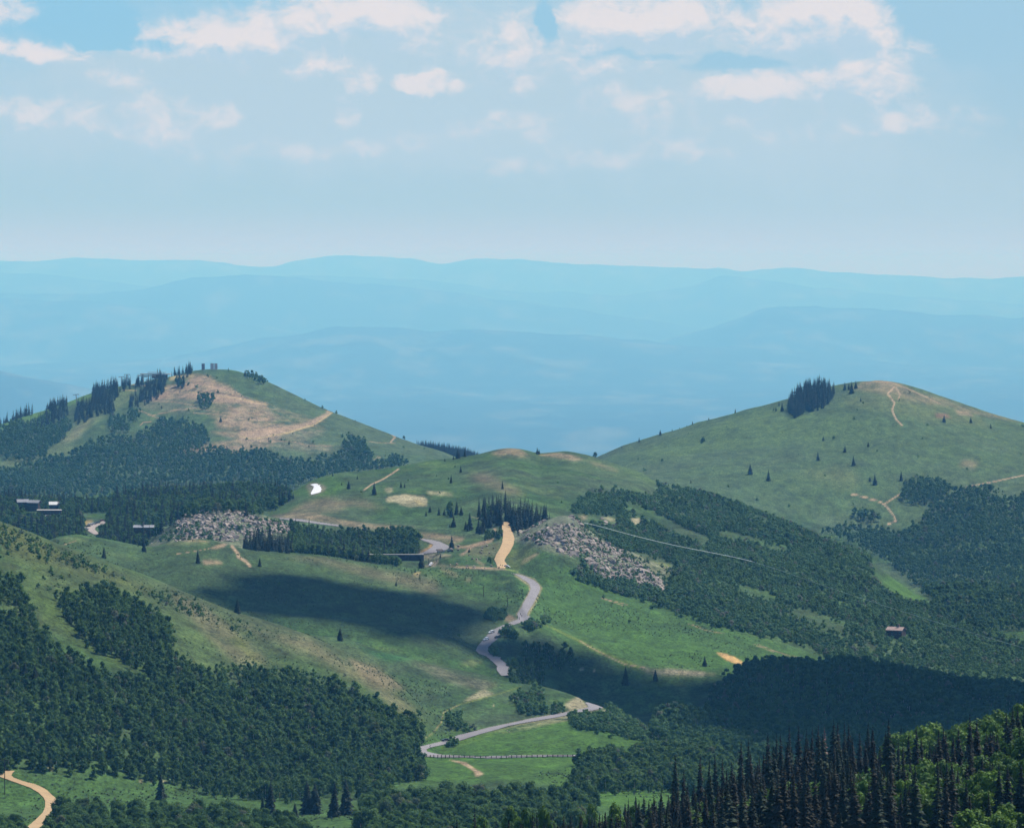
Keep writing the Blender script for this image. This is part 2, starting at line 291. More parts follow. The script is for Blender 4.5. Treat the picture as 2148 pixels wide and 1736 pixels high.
paint('c4', [(1840, 490), (1920, 500), (1900, 530), (1830, 520)], PINK, .5, Y7, .8, 2)
paint('c4', [(1050, 540), (1300, 530), (1350, 620), (1150, 590)], OLIVE * 1.5, .5, Y7, 1, 3)
paint('c4', [(1080, 780), (1200, 760), (1300, 800), (1180, 815)], SAGE * 1.7, .6, Y7, 1, 2)
paint('c4', [(1480, 1060), (1600, 1130), (1690, 1190), (1640, 1200), (1540, 1160), (1440, 1090)], BRIGHT * 1.1, .8, (3000, 5000), .6, 2)
track('c4', [(1510, 132), (1478, 165), (1512, 210), (1500, 245), (1520, 290), (1548, 320)], PINK * 1.35, 2.2, .95, Y7)
track('c4', [(1520, 135), (1540, 170), (1530, 195)], PINK * 1.2, 1.8, .8, Y7)
track('c4', [(1400, 100), (1500, 112), (1600, 150), (1740, 215)], PINK * 1.2, 1.4, .6, Y7)
track('c4', [(1300, 657), (1350, 668), (1440, 695), (1470, 715), (1510, 765), (1520, 790), (1480, 805)], PINK * 1.4, 2.0, .95, Y7)
track('c4', [(1460, 707), (1540, 657)], PINK * 1.35, 1.8, .95, Y7)
track('c4', [(1865, 622), (1980, 600), (2148, 565), (2300, 535)], PINK * 1.3, 1.6, .9, Y7)
# centre hill
paint('c3', [(940, 215), (1000, 185), (1080, 165), (1180, 185), (1270, 235), (1200, 245), (1100, 230), (1020, 240)], PINK, .65, Y5, .5, 1.5, .5)
paint('c3', [(1330, 225), (1500, 208), (1600, 225), (1700, 262), (1620, 265), (1450, 240)], PINK * 1.1, .8, Y5, .4, 1.5, .3)
paint('c3', [(1700, 260), (1850, 300), (1990, 350), (1960, 355), (1800, 310)], PINK, .45, Y5, .5, 2, .5)
paint('c3', [(760, 370), (900, 370), (1050, 460), (1160, 500), (1200, 550), (1000, 510), (850, 440)], PINK, .4, Y5, 1.5, 4)
paint('c3', [(1150, 430), (1350, 500), (1550, 560), (1500, 575), (1300, 530)], OLIVE * 1.4, .5, Y5, 1, 3, .4)
paint('c2', [(1170, 685), (1200, 668), (1330, 650), (1480, 670), (1512, 700), (1505, 745), (1440, 750), (1380, 757), (1300, 735), (1260, 715), (1190, 712)], GRAVEL, .95, Y5, .15, .8, .1)
paint('c2', [(1400, 690), (1450, 700), (1500, 745), (1440, 745)], SAND, .6, Y5, .1, .8)
paint('c2', [(1500, 622), (1640, 630), (1715, 655), (1640, 652), (1520, 645)], GRAVEL, .8, Y5, .3)
paint('c2', [(1165, 605), (1230, 600), (1210, 640), (1170, 635)], GRAVEL, .6, Y5, .4, 1)
paint('c2', [(400, 600), (560, 520), (760, 495), (850, 560), (800, 650), (600, 690), (420, 655)], BRIGHT * .9, .8, Y5, .6, 2)
paint('c2', [(535, 575), (570, 555), (640, 560), (690, 590), (670, 630), (600, 660), (560, 660)], MAUVE, .75, Y5, .3, 1.2)
paint('c2', [(400, 790), (520, 720), (700, 665), (860, 700), (1000, 700), (1180, 750), (1150, 780), (900, 740), (760, 790), (560, 800)], PINK, .45, Y5, .8, 2.5, .3)
paint('c2', [(250, 825), (450, 795), (600, 800), (800, 850), (1100, 890), (1400, 915), (1400, 940), (1000, 925), (780, 895), (500, 852), (320, 842)], PINK, .6, (2900, 4300), .5, 1.5, .3)
paint('c2', [(1440, 960), (1560, 965), (1700, 985), (1800, 1000), (1780, 1030), (1640, 1010), (1500, 995)], PINK, .6, Y5, .4, 1.5)
paint('c2', [(1580, 1060), (1680, 1075), (1690, 1085), (1600, 1080)], PINK, .5, Y5)
track('c2', [(1000, 615), (1060, 570), (1150, 530), (1230, 480), (1278, 446)], PINK * 1.4, 2.0, .9, Y5)
track('c2', [(1110, 868), (1400, 900), (1650, 930), (1900, 968), (2010, 1000)], SAGE * 2.2, 1.0, .7, Y5)
track('c3', [(790, 725), (900, 750)], GRAVEL, 1.6, .9, Y5)
paint('c3', [(0, 600), (700, 640), (900, 760), (800, 860), (300, 790), (0, 760)], GREEN * .95, .6, Y5, 1, 3)
paint('o', [(1080, 1195), (1230, 1210), (1400, 1270), (1600, 1340), (1760, 1385), (1520, 1425), (1360, 1410), (1200, 1360), (1100, 1310)], np.array([.075, .155, .040]), .75, Y5, .5, 3)
paint('o', [(1130, 1270), (1250, 1290), (1400, 1330), (1550, 1390), (1450, 1400), (1300, 1370), (1180, 1310)], BRIGHT * 1.0, .5, Y5, 1.5, 5)
paint('c6', [(955, 165), (1060, 215), (1170, 265), (1300, 330), (1400, 370), (1510, 405), (1450, 408), (1280, 340), (1180, 282), (1000, 192)], YEL, .8, Y5, .15, 1)
track('c6', [(1170, 268), (1230, 305), (1310, 345), (1400, 388), (1500, 405)], PINK * 1.1, 1.6, .8, Y5)
paint('c6', [(1480, 410), (1620, 415), (1780, 425), (1860, 440), (1740, 448), (1560, 440)], MAUVE * 1.3, .9, (2400, 3000), .2, 1)
track('c6', [(1170, 412), (1250, 420)], GRAVEL, 1.2, .8, (2400, 3000)); track('c6', [(1700, 485), (1870, 490)], GRAVEL, 1.0, .8, (2400, 3000))
track('c6', [(1280, 55), (1390, 92)], PINK, 1.0, .8, Y5); track('c6', [(1740, 190), (1800, 215), (1900, 235)], PINK, 1.2, .6, Y5)
track('c6', [(2050, 290), (2148, 325)], PINK, 1.2, .6, Y5); track('c4', [(80, 1168), (200, 1200)], PINK, 1.1, .8, Y5); track('c4', [(500, 1295), (560, 1310)], PINK, 1, .7, Y5)
track('c4', [(840, 1395), (960, 1440), (1060, 1465)], PINK, 1.3, .6, Y5)
paint('c6', [(1860, 328), (1910, 336), (1960, 355), (2015, 392), (1960, 388), (1900, 362)], ORANGE, .95, Y5, .05, .6)
paint('cO', [(60, 365), (220, 365), (230, 405), (90, 400)], PINK * 1.1, .8, Y5, .2, 1); paint('cO', [(430, 390), (560, 375), (700, 440), (620, 450)], GRAVEL, .7, Y5, .2, 1, .4)
paint('cO', [(940, 400), (1060, 395), (1080, 440), (1020, 500), (945, 445)], GRAVEL * 1.1, .9, Y5, .1, .8)
paint('cO', [(900, 950), (1200, 1010), (1620, 1180), (1600, 1330), (1300, 1290), (1000, 1000)], np.array([.26, .26, .13]), .7, Y5, .4, 1.5, .5)
paint('c3', [(1190, 1110), (1200, 1070), (1300, 1020), (1340, 1020), (1250, 1080)], PINK, .7, Y5, .3, 1)
paint('cP', [(1680, 480), (1800, 330), (2148, 250), (2148, 420), (2000, 600), (1900, 690), (1740, 640)], np.array([.15, .17, .06]), .6, Y5, .5, 2)
# parking and junction
paint('cP', [(480, 235), (540, 270), (520, 320), (440, 370), (380, 395), (300, 395), (400, 335), (470, 295)], ORANGE * .8, .9, Y5, .1, .8)
paint('cP', [(300, 425), (500, 418), (830, 422), (800, 450), (650, 460), (480, 500), (360, 490), (300, 470)], MAUVE * 1.3, .9, Y5, .15, 1)
paint('cP', [(860, 290), (1100, 280), (1250, 230), (1400, 190), (1490, 150), (1530, 140), (1480, 225), (1350, 275), (1200, 305), (1130, 355), (1050, 415), (1000, 440), (950, 425), (1060, 370), (1100, 320), (900, 320)], PINK * 1.15, .9, Y5, .15, 1)
paint('cP', [(1495, 0), (1555, 0), (1555, 90), (1530, 150), (1490, 160), (1510, 90)], PINK * 1.25, .9, Y5, .1, .8)
paint('cP', [(1130, 330), (1400, 270), (1640, 200), (1600, 330), (1540, 460), (1300, 460), (1050, 430)], np.array([.20, .19, .11]), .8, Y5, .3, 1.5)
paint('cP', [(200, 130), (500, 140), (800, 200), (1010, 140), (1000, 200), (860, 270), (700, 230), (500, 185), (300, 165)], PINK, .5, Y5, .4, 1.5, .3)
paint('cP', [(600, 585), (800, 612), (1200, 615), (1480, 630), (1700, 650), (1700, 668), (1400, 660), (900, 635), (600, 605)], PINK * 1.25, .85, (2900, 3300), .1, 1)
track('cP', [(1690, 655), (1800, 680), (1900, 700)], YEL * 1.6, 1.0, .8, (2800, 3300))
paint('cP', [(390, 618), (470, 560), (620, 498), (610, 560), (560, 622)], MAUVE * 1.35, .95, (2900, 3400), .1, .8)
paint('cP', [(195, 745), (240, 712), (335, 702), (295, 785), (200, 768)], SAND, .95, (2500, 3300), .05, .7)
paint('cP', [(640, 640), (760, 650), (950, 760), (900, 800), (760, 720)], PINK, .45, Y3, .5, 1.5, .3)
paint('cP', [(1050, 840), (1130, 800), (1160, 850), (1090, 870)], PINK, .5, Y3, .5, 1.2, .3)
paint('cP', [(1180, 480), (1250, 510), (1380, 590), (1320, 600), (1220, 530)], PINK, .6, Y5, .2, 1)
paint('cR', [(740, 750), (850, 780), (940, 850), (780, 900), (690, 880), (700, 800)], PINK * .9, .8, Y3, .2, 1)
# shoulders of the paved road
for w_, cc in ((3.2, np.array([.42, .34, .22])),):
    track('cR', [(940, 760), (1010, 650), (1110, 460), (1180, 330), (1190, 280), (1170, 210), (1040, 120), (920, 30)], cc, w_, .8, (2600, 3200))
    track('cR', [(960, 15), (1250, 120), (1380, 270), (1300, 480), (1180, 680), (1135, 770)], cc, w_, .8, (2600, 3200))
    track('cB', [(60, 550), (330, 478), (650, 378), (1050, 288), (1560, 188), (1790, 135)], cc, 2.6, .7, (2200, 2600))
    track('cB', [(340, 520), (700, 415), (1100, 310), (1600, 220), (1850, 175), (1950, 135)], cc, 2.4, .7, (2200, 2600))
# mid-left shoulder
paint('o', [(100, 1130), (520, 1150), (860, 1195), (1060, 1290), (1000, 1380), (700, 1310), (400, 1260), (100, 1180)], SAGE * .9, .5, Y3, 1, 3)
paint('cQ', [(200, 620), (380, 590), (600, 588), (830, 605), (760, 650), (480, 660), (260, 660)], OLIVE * 1.5, .7, Y3, .3, 1.5)
paint('cQ', [(380, 592), (600, 586), (830, 602), (760, 612), (480, 610)], PINK, .6, Y3, .1, .8)
paint('cQ', [(715, 862), (830, 860), (1000, 890), (950, 912), (730, 910)], PINK, .8, Y3, .2, 1)
paint('cQ', [(960, 640), (1060, 632), (1010, 680), (880, 705), (800, 712), (900, 670)], PINK * 1.3, .8, Y3, .1, .8)
track('cQ', [(370, 775), (620, 735), (800, 705), (930, 660)], PINK * 1.1, .9, .8, Y3)
track('cQ', [(1110, 670), (1150, 720), (1195, 780), (1190, 810), (1290, 870), (1350, 935)], PINK * 1.2, 3.2, .85, Y3)
track('cH', [(960, 890), (1050, 860), (1230, 800)], PINK, 1.3, .7, Y3)
paint('cH', [(900, 770), (1080, 738), (1450, 770), (1400, 800), (1100, 800)], OLIVE * 1.6, .6, Y3, .3, 1.5)
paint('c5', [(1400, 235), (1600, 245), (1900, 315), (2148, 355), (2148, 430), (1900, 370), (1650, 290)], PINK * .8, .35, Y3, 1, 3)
paint('c6', [(560, 390), (620, 365), (690, 370), (640, 400)], OLIVE * 1.5, .7, (2500, 2800), .3, 1)
# left hill
paint('o', [(0, 1090), (200, 1165), (500, 1285), (760, 1370), (900, 1500), (880, 1600), (700, 1500), (0, 1300)], OLIVE * .85, .45, Y2, 1.5, 4)
paint('c5', [(850, 420), (1000, 480), (1150, 600), (1320, 760), (1200, 790), (1080, 700), (950, 560), (870, 480)], np.array([.25, .20, .14]), .6, Y2, .8, 2.5, .4)
paint('c5', [(1150, 560), (1500, 640), (1700, 760), (1900, 880), (2060, 1010), (1950, 1000), (1750, 850), (1500, 720), (1300, 640)], np.array([.26, .20, .14]), .55, Y2, 1, 3, .5)
paint('c5', [(1700, 740), (1850, 790), (2000, 900), (1900, 890), (1780, 830)], PINK * .9, .5, Y2, .6, 2, .3)
paint('c5', [(1750, 690), (1950, 730), (2030, 750), (1900, 760)], np.array([.05, .14, .05]), .8, Y2, .3, 1.5)
paint('c5', [(1130, 640), (1180, 640), (1240, 720), (1320, 790), (1250, 760)], YEL * .7, .5, Y2, .5, 2)
paint('c5', [(100, 380), (180, 400), (330, 500), (450, 640), (700, 760), (760, 830), (600, 790), (400, 690), (220, 560)], np.array([.10, .15, .04]), .8, Y2, .8, 3)
paint('c5', [(0, 80), (100, 120), (300, 230), (800, 420), (700, 420), (400, 330), (100, 250), (0, 200)], np.array([.12, .125, .045]), .7, Y2, 1, 3, .3)
paint('c5', [(1300, 720), (1600, 800), (1850, 920), (1900, 990), (1700, 870), (1400, 800)], GREEN * .8, .6, Y2, 1, 3)
paint('c6', [(320, 380), (450, 395), (600, 460), (780, 490), (700, 515), (560, 490), (430, 440)], MAUVE * 1.1, .55, (2200, 2700), .5, 2, .4)
paint('c6', [(630, 545), (690, 513), (745, 540), (660, 562), (580, 580)], GRAVEL, .75, (2200, 2700), .15, 1, .3)
track('c6', [(365, 782), (430, 740), (478, 685), (490, 630), (570, 590), (740, 545), (880, 502)], YEL * .8, 2.0, .7, (2200, 2700))
track('c6', [(372, 775), (432, 735), (474, 685), (486, 632), (565, 594)], PINK, .7, .8, (2200, 2700))
paint('c6', [(1095, 592), (1165, 548), (1215, 600), (1205, 622), (1130, 632)], GRAVEL * .9, .9, (2300, 2600), .1, 1, .2)
paint('c6', [(740, 725), (900, 695), (1110, 652), (1125, 668), (900, 718), (790, 738)], GRAVEL, .75, (2200, 2500), .2, 1, .8)
paint('c6', [(1255, 618), (1325, 620), (1310, 645), (1270, 645)], GRAVEL, .7, (2300, 2600), .2, 1, .5)
paint('c6', [(470, 800), (620, 745), (800, 725), (700, 760), (580, 800), (480, 830)], YEL * 1.1, .6, (2150, 2500), .3, 1.5, .4)
paint('cB', [(820, 105), (850, 120), (835, 130)], GRAVEL, .9, (2300, 2600), 0, .5)
# valley floor
paint('o', [(850, 1560), (1000, 1530), (1300, 1500), (1400, 1560), (1300, 1660), (1100, 1640), (880, 1640)], BRIGHT * .95, .8, (1900, 2460), .8, 3)
paint('o', [(-80, 1590), (400, 1640), (800, 1690), (1500, 1620), (1500, 1800), (-80, 1800)], np.array([.075, .15, .04]), .8, (1400, 2250), 1, 3)
paint('o', [(1220, 1650), (1400, 1640), (1400, 1690), (1230, 1690)], BRIGHT * 1.1, .8, (1400, 2250), .5, 2)
paint('c6', [(510, 868), (600, 880), (650, 915), (692, 940), (650, 955), (640, 925), (580, 890)], PINK * 1.3, .9, (1900, 2260), .1, .8)
track('c6', [(620, 895), (800, 925), (950, 936), (1130, 935)], DUFF, .9, .6, (1900, 2300))
track('c5', [(675, 1345), (780, 1345), (850, 1352)], GRAVEL, 1.3, .8, (1500, 2100)); track('cD', [(1040, 350), (1150, 380), (1300, 378), (1500, 430)], GRAVEL, .9, .7, (1500, 2100))
paint('c6', [(700, 855), (900, 845), (1140, 845), (900, 852)], YEL, .7, (2100, 2400), 0, .8)
paint('c6', [(870, 900), (1000, 890), (1130, 900), (1000, 915)], BRIGHT * 1.4, .5, (1900, 2260), .5, 2)
# ground below the rocks
paint('o', [(300, 1150), (345, 1110), (405, 1074), (490, 1065), (570, 1085), (640, 1120), (600, 1160), (420, 1165)], ROCK, .55, (3100, 3450), .4, 1.5, .9)
paint('o', [(1060, 1130), (1085, 1108), (1187, 1075), (1240, 1110), (1400, 1195), (1400, 1240), (1300, 1225), (1240, 1200), (1200, 1170), (1100, 1140)], ROCK, .6, (3000, 3450), .4, 1.5, .9)
# houses clearing
paint('cH', [(1345, 480), (1490, 470), (1490, 540), (1380, 590), (1340, 570)], SAND * .7, .9, (3000, 4000), .1, .8)
paint('cH', [(1480, 600), (1620, 600), (1760, 640), (1640, 700), (1560, 640)], GREEN, .6, (3000, 4000), .2, 1)
paint('cH', [(1450, 370), (1700, 370), (1720, 460), (1500, 440)], GREEN, .8, (3000, 4000), .2, 1)

# ---------------------------------------------------------------- helpers
def link(o, parent=None):
    COL.objects.link(o)
    if parent is not None: o.parent = parent
    return o
def tag(o, label=None, cat=None, group=None, kind=None):
    if label: o['label'] = label
    if cat: o['category'] = cat
    if group: o['group'] = group
    if kind: o['kind'] = kind
    return o
def mesh_np(name, co, faces, smooth=False):
    me = bpy.data.meshes.new(name)
    co = np.asarray(co, np.float32); faces = np.asarray(faces, np.int32)
    me.vertices.add(len(co)); me.vertices.foreach_set('co', co.ravel())
    nf, k = faces.shape
    me.loops.add(nf * k); me.loops.foreach_set('vertex_index', faces.ravel())
    me.polygons.add(nf); me.polygons.foreach_set('loop_start', np.arange(0, nf * k, k, dtype=np.int32))
    me.polygons.foreach_set('loop_total', np.full(nf, k, np.int32))
    if smooth: me.polygons.foreach_set('use_smooth', np.ones(nf, bool))
    me.update(calc_edges=True)
    return me
def mk(name, me, mat=None, parent=None):
    o = bpy.data.objects.new(name, me)
    if mat is not None and not me.materials: me.materials.append(mat)
    return link(o, parent)

class NT:
    def __init__(s, tree): s.t = tree; s.n = tree.nodes; s.l = tree.links
    def add(s, typ, **kw):
        nd = s.n.new(typ)
        for k, v in kw.items(): setattr(nd, k, v)
        return nd
    def inp(s, nd, i, v):
        if hasattr(v, 'links') and hasattr(v, 'is_linked'): s.l.new(v, nd.inputs[i])
        elif v is not None: nd.inputs[i].default_value = v
    def math(s, op, a, b=None, c=None, clamp=False):
        nd = s.add('ShaderNodeMath', operation=op); nd.use_clamp = clamp
        s.inp(nd, 0, a)
        if b is not None: s.inp(nd, 1, b)
        if c is not None: s.inp(nd, 2, c)
        return nd.outputs[0]
    def vmath(s, op, a, b=None):
        nd = s.add('ShaderNodeVectorMath', operation=op); s.inp(nd, 0, a)
        if b is not None: s.inp(nd, 1, b)
        return nd.outputs['Value'] if op in ('LENGTH', 'DOT_PRODUCT', 'DISTANCE') else nd.outputs[0]
    def noise(s, vec, scale, detail=4, rough=.55, dist=0):
        nd = s.add('ShaderNodeTexNoise'); s.inp(nd, 'Vector', vec)
        nd.inputs['Scale'].default_value = scale; nd.inputs['Detail'].default_value = detail; nd.inputs['Roughness'].default_value = rough; nd.inputs['Distortion'].default_value = dist
        return nd.outputs['Fac']
    def mixc(s, f, a, b, mode='MIX'):
        nd = s.add('ShaderNodeMix', data_type='RGBA', blend_type=mode)
        s.inp(nd, 0, f); s.inp(nd, 6, a); s.inp(nd, 7, b)
        return nd.outputs[2]
    def mrange(s, v, a, b, c=0., d=1., smooth=True):
        nd = s.add('ShaderNodeMapRange'); nd.interpolation_type = 'SMOOTHSTEP' if smooth else 'LINEAR'; nd.clamp = True if not smooth else nd.clamp
        s.inp(nd, 0, v); nd.inputs[1].default_value = a; nd.inputs[2].default_value = b; nd.inputs[3].default_value = c; nd.inputs[4].default_value = d
        return nd.outputs[0]
def mat_new(name):
    m = bpy.data.materials.new(name); m.use_nodes = True
    t = NT(m.node_tree); b = m.node_tree.nodes['Principled BSDF']; b.inputs['Roughness'].default_value = .85
    try: b.inputs['Specular IOR Level'].default_value = .2
    except Exception: pass
    return m, t, b
def rgba(c, k=1.): return (c[0] * k, c[1] * k, c[2] * k, 1.)
def mat_plain(name, col, rough=.8, var=.15, scale=1.5, spec=.25, metal=0.):
    m, t, b = mat_new(name)
    tc = t.add('ShaderNodeTexCoord')
    f = t.noise(tc.outputs['Object'], scale, 4)
    c = t.mixc(t.mrange(f, .3, .7), rgba(col, 1 - var), rgba(col, 1 + var))
    t.l.new(c, b.inputs['Base Color']); b.inputs['Roughness'].default_value = rough; b.inputs['Specular IOR Level'].default_value = spec; b.inputs['Metallic'].default_value = metal
    return m
def mat_foliage(name, a, bcol, scale=.25, rough=.7, trans=.15, objvar=.35, hue=None):
    """leaves: colour varies from tree to tree and across a crown; a little light passes through"""
    m, t, b = mat_new(name)
    oi = t.add('ShaderNodeObjectInfo'); geo = t.add('ShaderNodeNewGeometry')
    f = t.noise(geo.outputs['Position'], scale, 3, .6)
    f2 = t.noise(geo.outputs['Position'], scale * .045, 2, .5)
    k = t.math('ADD', t.math('MULTIPLY', f, .9), t.math('MULTIPLY', f2, .7)); k = t.math('ADD', k, t.math('MULTIPLY', t.math('SUBTRACT', oi.outputs['Random'], .5), objvar))
    fac = t.mrange(k, .5, 1.15)
    c = t.mixc(fac, rgba(a), rgba(bcol))
    if hue is not None:
        rr = t.math('FRACT', t.math('MULTIPLY', oi.outputs['Random'], 37.7))
        c = t.mixc(t.mrange(rr, 1 - hue[1], 1.0, 0, 1, False), c, rgba(hue[0]))
    t.l.new(c, b.inputs['Base Color']); b.inputs['Roughness'].default_value = rough; b.inputs['Specular IOR Level'].default_value = .15
    tr = t.add('ShaderNodeBsdfTranslucent'); t.l.new(t.mixc(.5, c, (.10, .16, .02, 1), 'MIX'), tr.inputs['Color'])
    mx = t.add('ShaderNodeMixShader'); mx.inputs[0].default_value = trans
    t.l.new(b.outputs[0], mx.inputs[1]); t.l.new(tr.outputs[0], mx.inputs[2])
    t.l.new(mx.outputs[0], m.node_tree.nodes['Material Output'].inputs['Surface'])
    return m

# ---------------------------------------------------------------- ground object
idx = np.arange(NY * NU).reshape(NY, NU)
fc = np.stack([idx[:-1, :-1], idx[:-1, 1:], idx[1:, 1:], idx[1:, :-1]], -1).reshape(-1, 4)
me = mesh_np('ground', np.stack([X, YY, Z], -1).reshape(-1, 3), fc, True)
at = me.color_attributes.new('cover', 'FLOAT_COLOR', 'POINT')
at.data.foreach_set('color', np.concatenate([np.clip(C, .01, .9), np.ones((NY, NU, 1))], -1).astype(np.float32).ravel())
M_GROUND, t, b = mat_new('ground_cover')
ca = t.add('ShaderNodeAttribute', attribute_name='cover')
geo = t.add('ShaderNodeNewGeometry')
mp = t.add('ShaderNodeMapping'); t.l.new(geo.outputs['Position'], mp.inputs['Vector']); mp.inputs['Scale'].default_value = (1, .55, 1)
pos = mp.outputs[0]
fa = t.noise(pos, .45, 4, .7); fb = t.noise(pos, .12, 4, .6)
k = t.math('ADD', t.mrange(fa, .3, .72, .62, 1.32), t.mrange(fb, .3, .7, -.18, .18))
vo = t.add('ShaderNodeTexVoronoi'); t.l.new(pos, vo.inputs['Vector']); vo.inputs['Scale'].default_value = .42
dots = t.mrange(vo.outputs['Distance'], .12, .5, .55, 1.05)
rn = t.math('GREATER_THAN', t.noise(pos, .05, 3, .6), .47)
dots = t.math('ADD', t.math('MULTIPLY', dots, rn), t.math('SUBTRACT', 1, rn))
k = t.math('MULTIPLY', k, dots)
vm = t.add('ShaderNodeVectorMath', operation='SCALE'); t.l.new(ca.outputs['Color'], vm.inputs[0]); t.l.new(k, vm.inputs['Scale'])
vm2 = t.vmath("MULTIPLY", vm.outputs[0], GK); t.l.new(vm2, b.inputs['Base Color']); b.inputs['Roughness'].default_value = .95; b.inputs['Specular IOR Level'].default_value = .08
bp = t.add('ShaderNodeBump'); bp.inputs['Strength'].default_value = .6; bp.inputs['Distance'].default_value = 1.2
t.l.new(t.math('ADD', fa, t.math('MULTIPLY', fb, 2.)), bp.inputs['Height']); t.l.new(bp.outputs[0], b.inputs['Normal'])
tag(mk('ground', me, M_GROUND), 'grassy hills, valley floor and far blue ranges', kind='structure')

def drape(name, polys, mat, dz=.3, step=1.0, y=(1200, 7000), zedge=0.):
    """sheet laid on the ground inside traced outlines"""
    co = []; fcs = []; n0 = 0
    for poly in polys:
        if isinstance(poly, dict): y = poly['y']; poly = poly['p']
        us = [p[0] for p in poly]; vs = [p[1] for p in poly]
        gu = np.arange(min(us) - step, max(us) + 2 * step, step); gv = np.arange(min(vs) - step, max(vs) + 2 * step, step)
        GU, GV = np.meshgrid(gu, gv)
        cell = inside(GU[:-1, :-1] + step / 2, GV[:-1, :-1] + step / 2, poly)
        P = ground(GU.ravel(), GV.ravel(), *y).reshape(GU.shape + (3,))
        yy = P[..., 1]
        q = np.stack([yy[:-1, :-1], yy[1:, :-1], yy[1:, 1:], yy[:-1, 1:]], 0)
        cell &= np.isfinite(q).all(0) & ((q.max(0) - q.min(0)) < 130)
        ix = np.arange(GU.size).reshape(GU.shape)
        i, j = np.nonzero(cell)
        if len(i) == 0: continue
        f = np.stack([ix[i, j], ix[i + 1, j], ix[i + 1, j + 1], ix[i, j + 1]], 1)
        used, inv = np.unique(f, return_inverse=True)
        co.append(P.reshape(-1, 3)[used] + [0, 0, dz]); fcs.append(inv.reshape(f.shape) + n0); n0 += len(used)
    me = mesh_np(name, np.concatenate(co), np.concatenate(fcs), True)
    return mk(name, me, mat)
def mat_road(name, col, var=.12, scale=.15):
    m, t, b = mat_new(name); geo = t.add('ShaderNodeNewGeometry')
    f = t.noise(geo.outputs['Position'], scale, 5, .65); f2 = t.noise(geo.outputs['Position'], 2.5, 3)
    c = t.mixc(t.mrange(f, .3, .7), rgba(col, 1 - var), rgba(col, 1 + var)); c = t.mixc(t.mrange(f2, .3, .7, 0, .25), c, rgba(col, .75))
    t.l.new(c, b.inputs['Base Color']); b.inputs['Roughness'].default_value = .9
    return m
M_ASPH = mat_road('worn_asphalt', (.175, .165, .172)); M_SANDR = mat_road('packed_sand', (.335, .235, .125), .1); M_GRAVR = mat_road('gravel_surface', (.26, .22, .195))
M_SNOW = mat_plain('snow', (.58, .58, .60), .6, .12, .25)
roadU = Q('cR', [(820, -4), (960, 22), (1100, 58), (1250, 130), (1340, 200), (1372, 270), (1366, 310), (1330, 390), (1285, 480), (1230, 580), (1175, 670), (1130, 740), (1130, 790), (1190, 805), (1170, 850), (1080, 900), (900, 950), (780, 990), (660, 1000), (645, 1060), (605, 1160), (565, 1230), (470, 1300), (405, 1370), (390, 1440), (440, 1500), (560, 1550), (640, 1560), (620, 1590), (700, 1650), (770, 1700), (790, 1760), (770, 1900), (640, 1900), (560, 1800), (560, 1750)]) + Q('cR', [(580, 1736), (500, 1660), (360, 1540), (220, 1490), (170, 1440), (200, 1360), (270, 1280), (340, 1200), (430, 1090), (530, 1030), (640, 980), (780, 920), (950, 855), (960, 820), (940, 760), (980, 690), (1010, 650), (1060, 540), (1110, 460), (1160, 370), (1190, 280), (1170, 210), (1110, 150), (1040, 120), (1000, 80), (920, 30)])
roadL = Q('cB', [(30, 560), (100, 535), (200, 510), (330, 480), (480, 420), (650, 380), (780, 345), (900, 320), (1050, 290), (1200, 255), (1400, 220), (1560, 190), (1680, 165), (1790, 140), (1780, 115), (1750, 95), (1820, 92), (1900, 108), (1950, 130), (1930, 150), (1850, 170), (1700, 190), (1600, 215), (1400, 255), (1250, 280), (1100, 305), (980, 330), (850, 370), (700, 410), (560, 455), (450, 490), (340, 515), (200, 545), (160, 565), (165, 585), (220, 600), (300, 617), (500, 627), (700, 634), (830, 631), (1000, 627), (1300, 621), (1700, 618), (1700, 632), (1400, 636), (1000, 645), (830, 655), (600, 645), (300, 642), (20, 640)])
curve = Q('cP', [(300, 168), (400, 180), (520, 195), (650, 225), (760, 275), (800, 310), (760, 345), (690, 370), (560, 400), (450, 408), (320, 425), (300, 415), (380, 390), (450, 350), (520, 300), (530, 270), (470, 235), (380, 208)])
upper = Q('c2', [(320, 842), (500, 855), (640, 878), (800, 900), (800, 912), (640, 893), (480, 870), (320, 852)])
lot = Q('cH', [(1735, 455), (1725, 520), (1600, 562), (1540, 592), (1530, 630), (1592, 690), (1550, 720), (1480, 690), (1420, 650), (1395, 600), (1480, 560), (1600, 520), (1650, 488)])
tag(drape('road', [{'p': roadL, 'y': (2100, 2520)}, {'p': roadU, 'y': (2560, 4000)}, {'p': curve, 'y': (2900, 4000)}, {'p': upper, 'y': (3000, 4200)}], M_ASPH, .35, 1.0), 'winding grey asphalt mountain road', kind='structure')
tag(drape('car_park', [lot], M_GRAVR, .4, .6, (3000, 4000)), 'small gravel car park beside the trees', kind='structure')
sandA = Q('c3', [(1045, 770), (1095, 768), (1098, 800), (1120, 850), (1137, 900), (1130, 950), (1100, 1010), (1070, 1050), (1055, 1080), (1078, 1112), (1060, 1142), (1000, 1137), (990, 1100), (975, 1070), (990, 1030), (1020, 980), (1040, 930), (1045, 870), (1035, 830), (1035, 790)])
tag(drape('dirt_road', [sandA], M_SANDR, .35, 1.0, (2900, 3800)), 'broad sandy road climbing past the rocks', kind='structure')
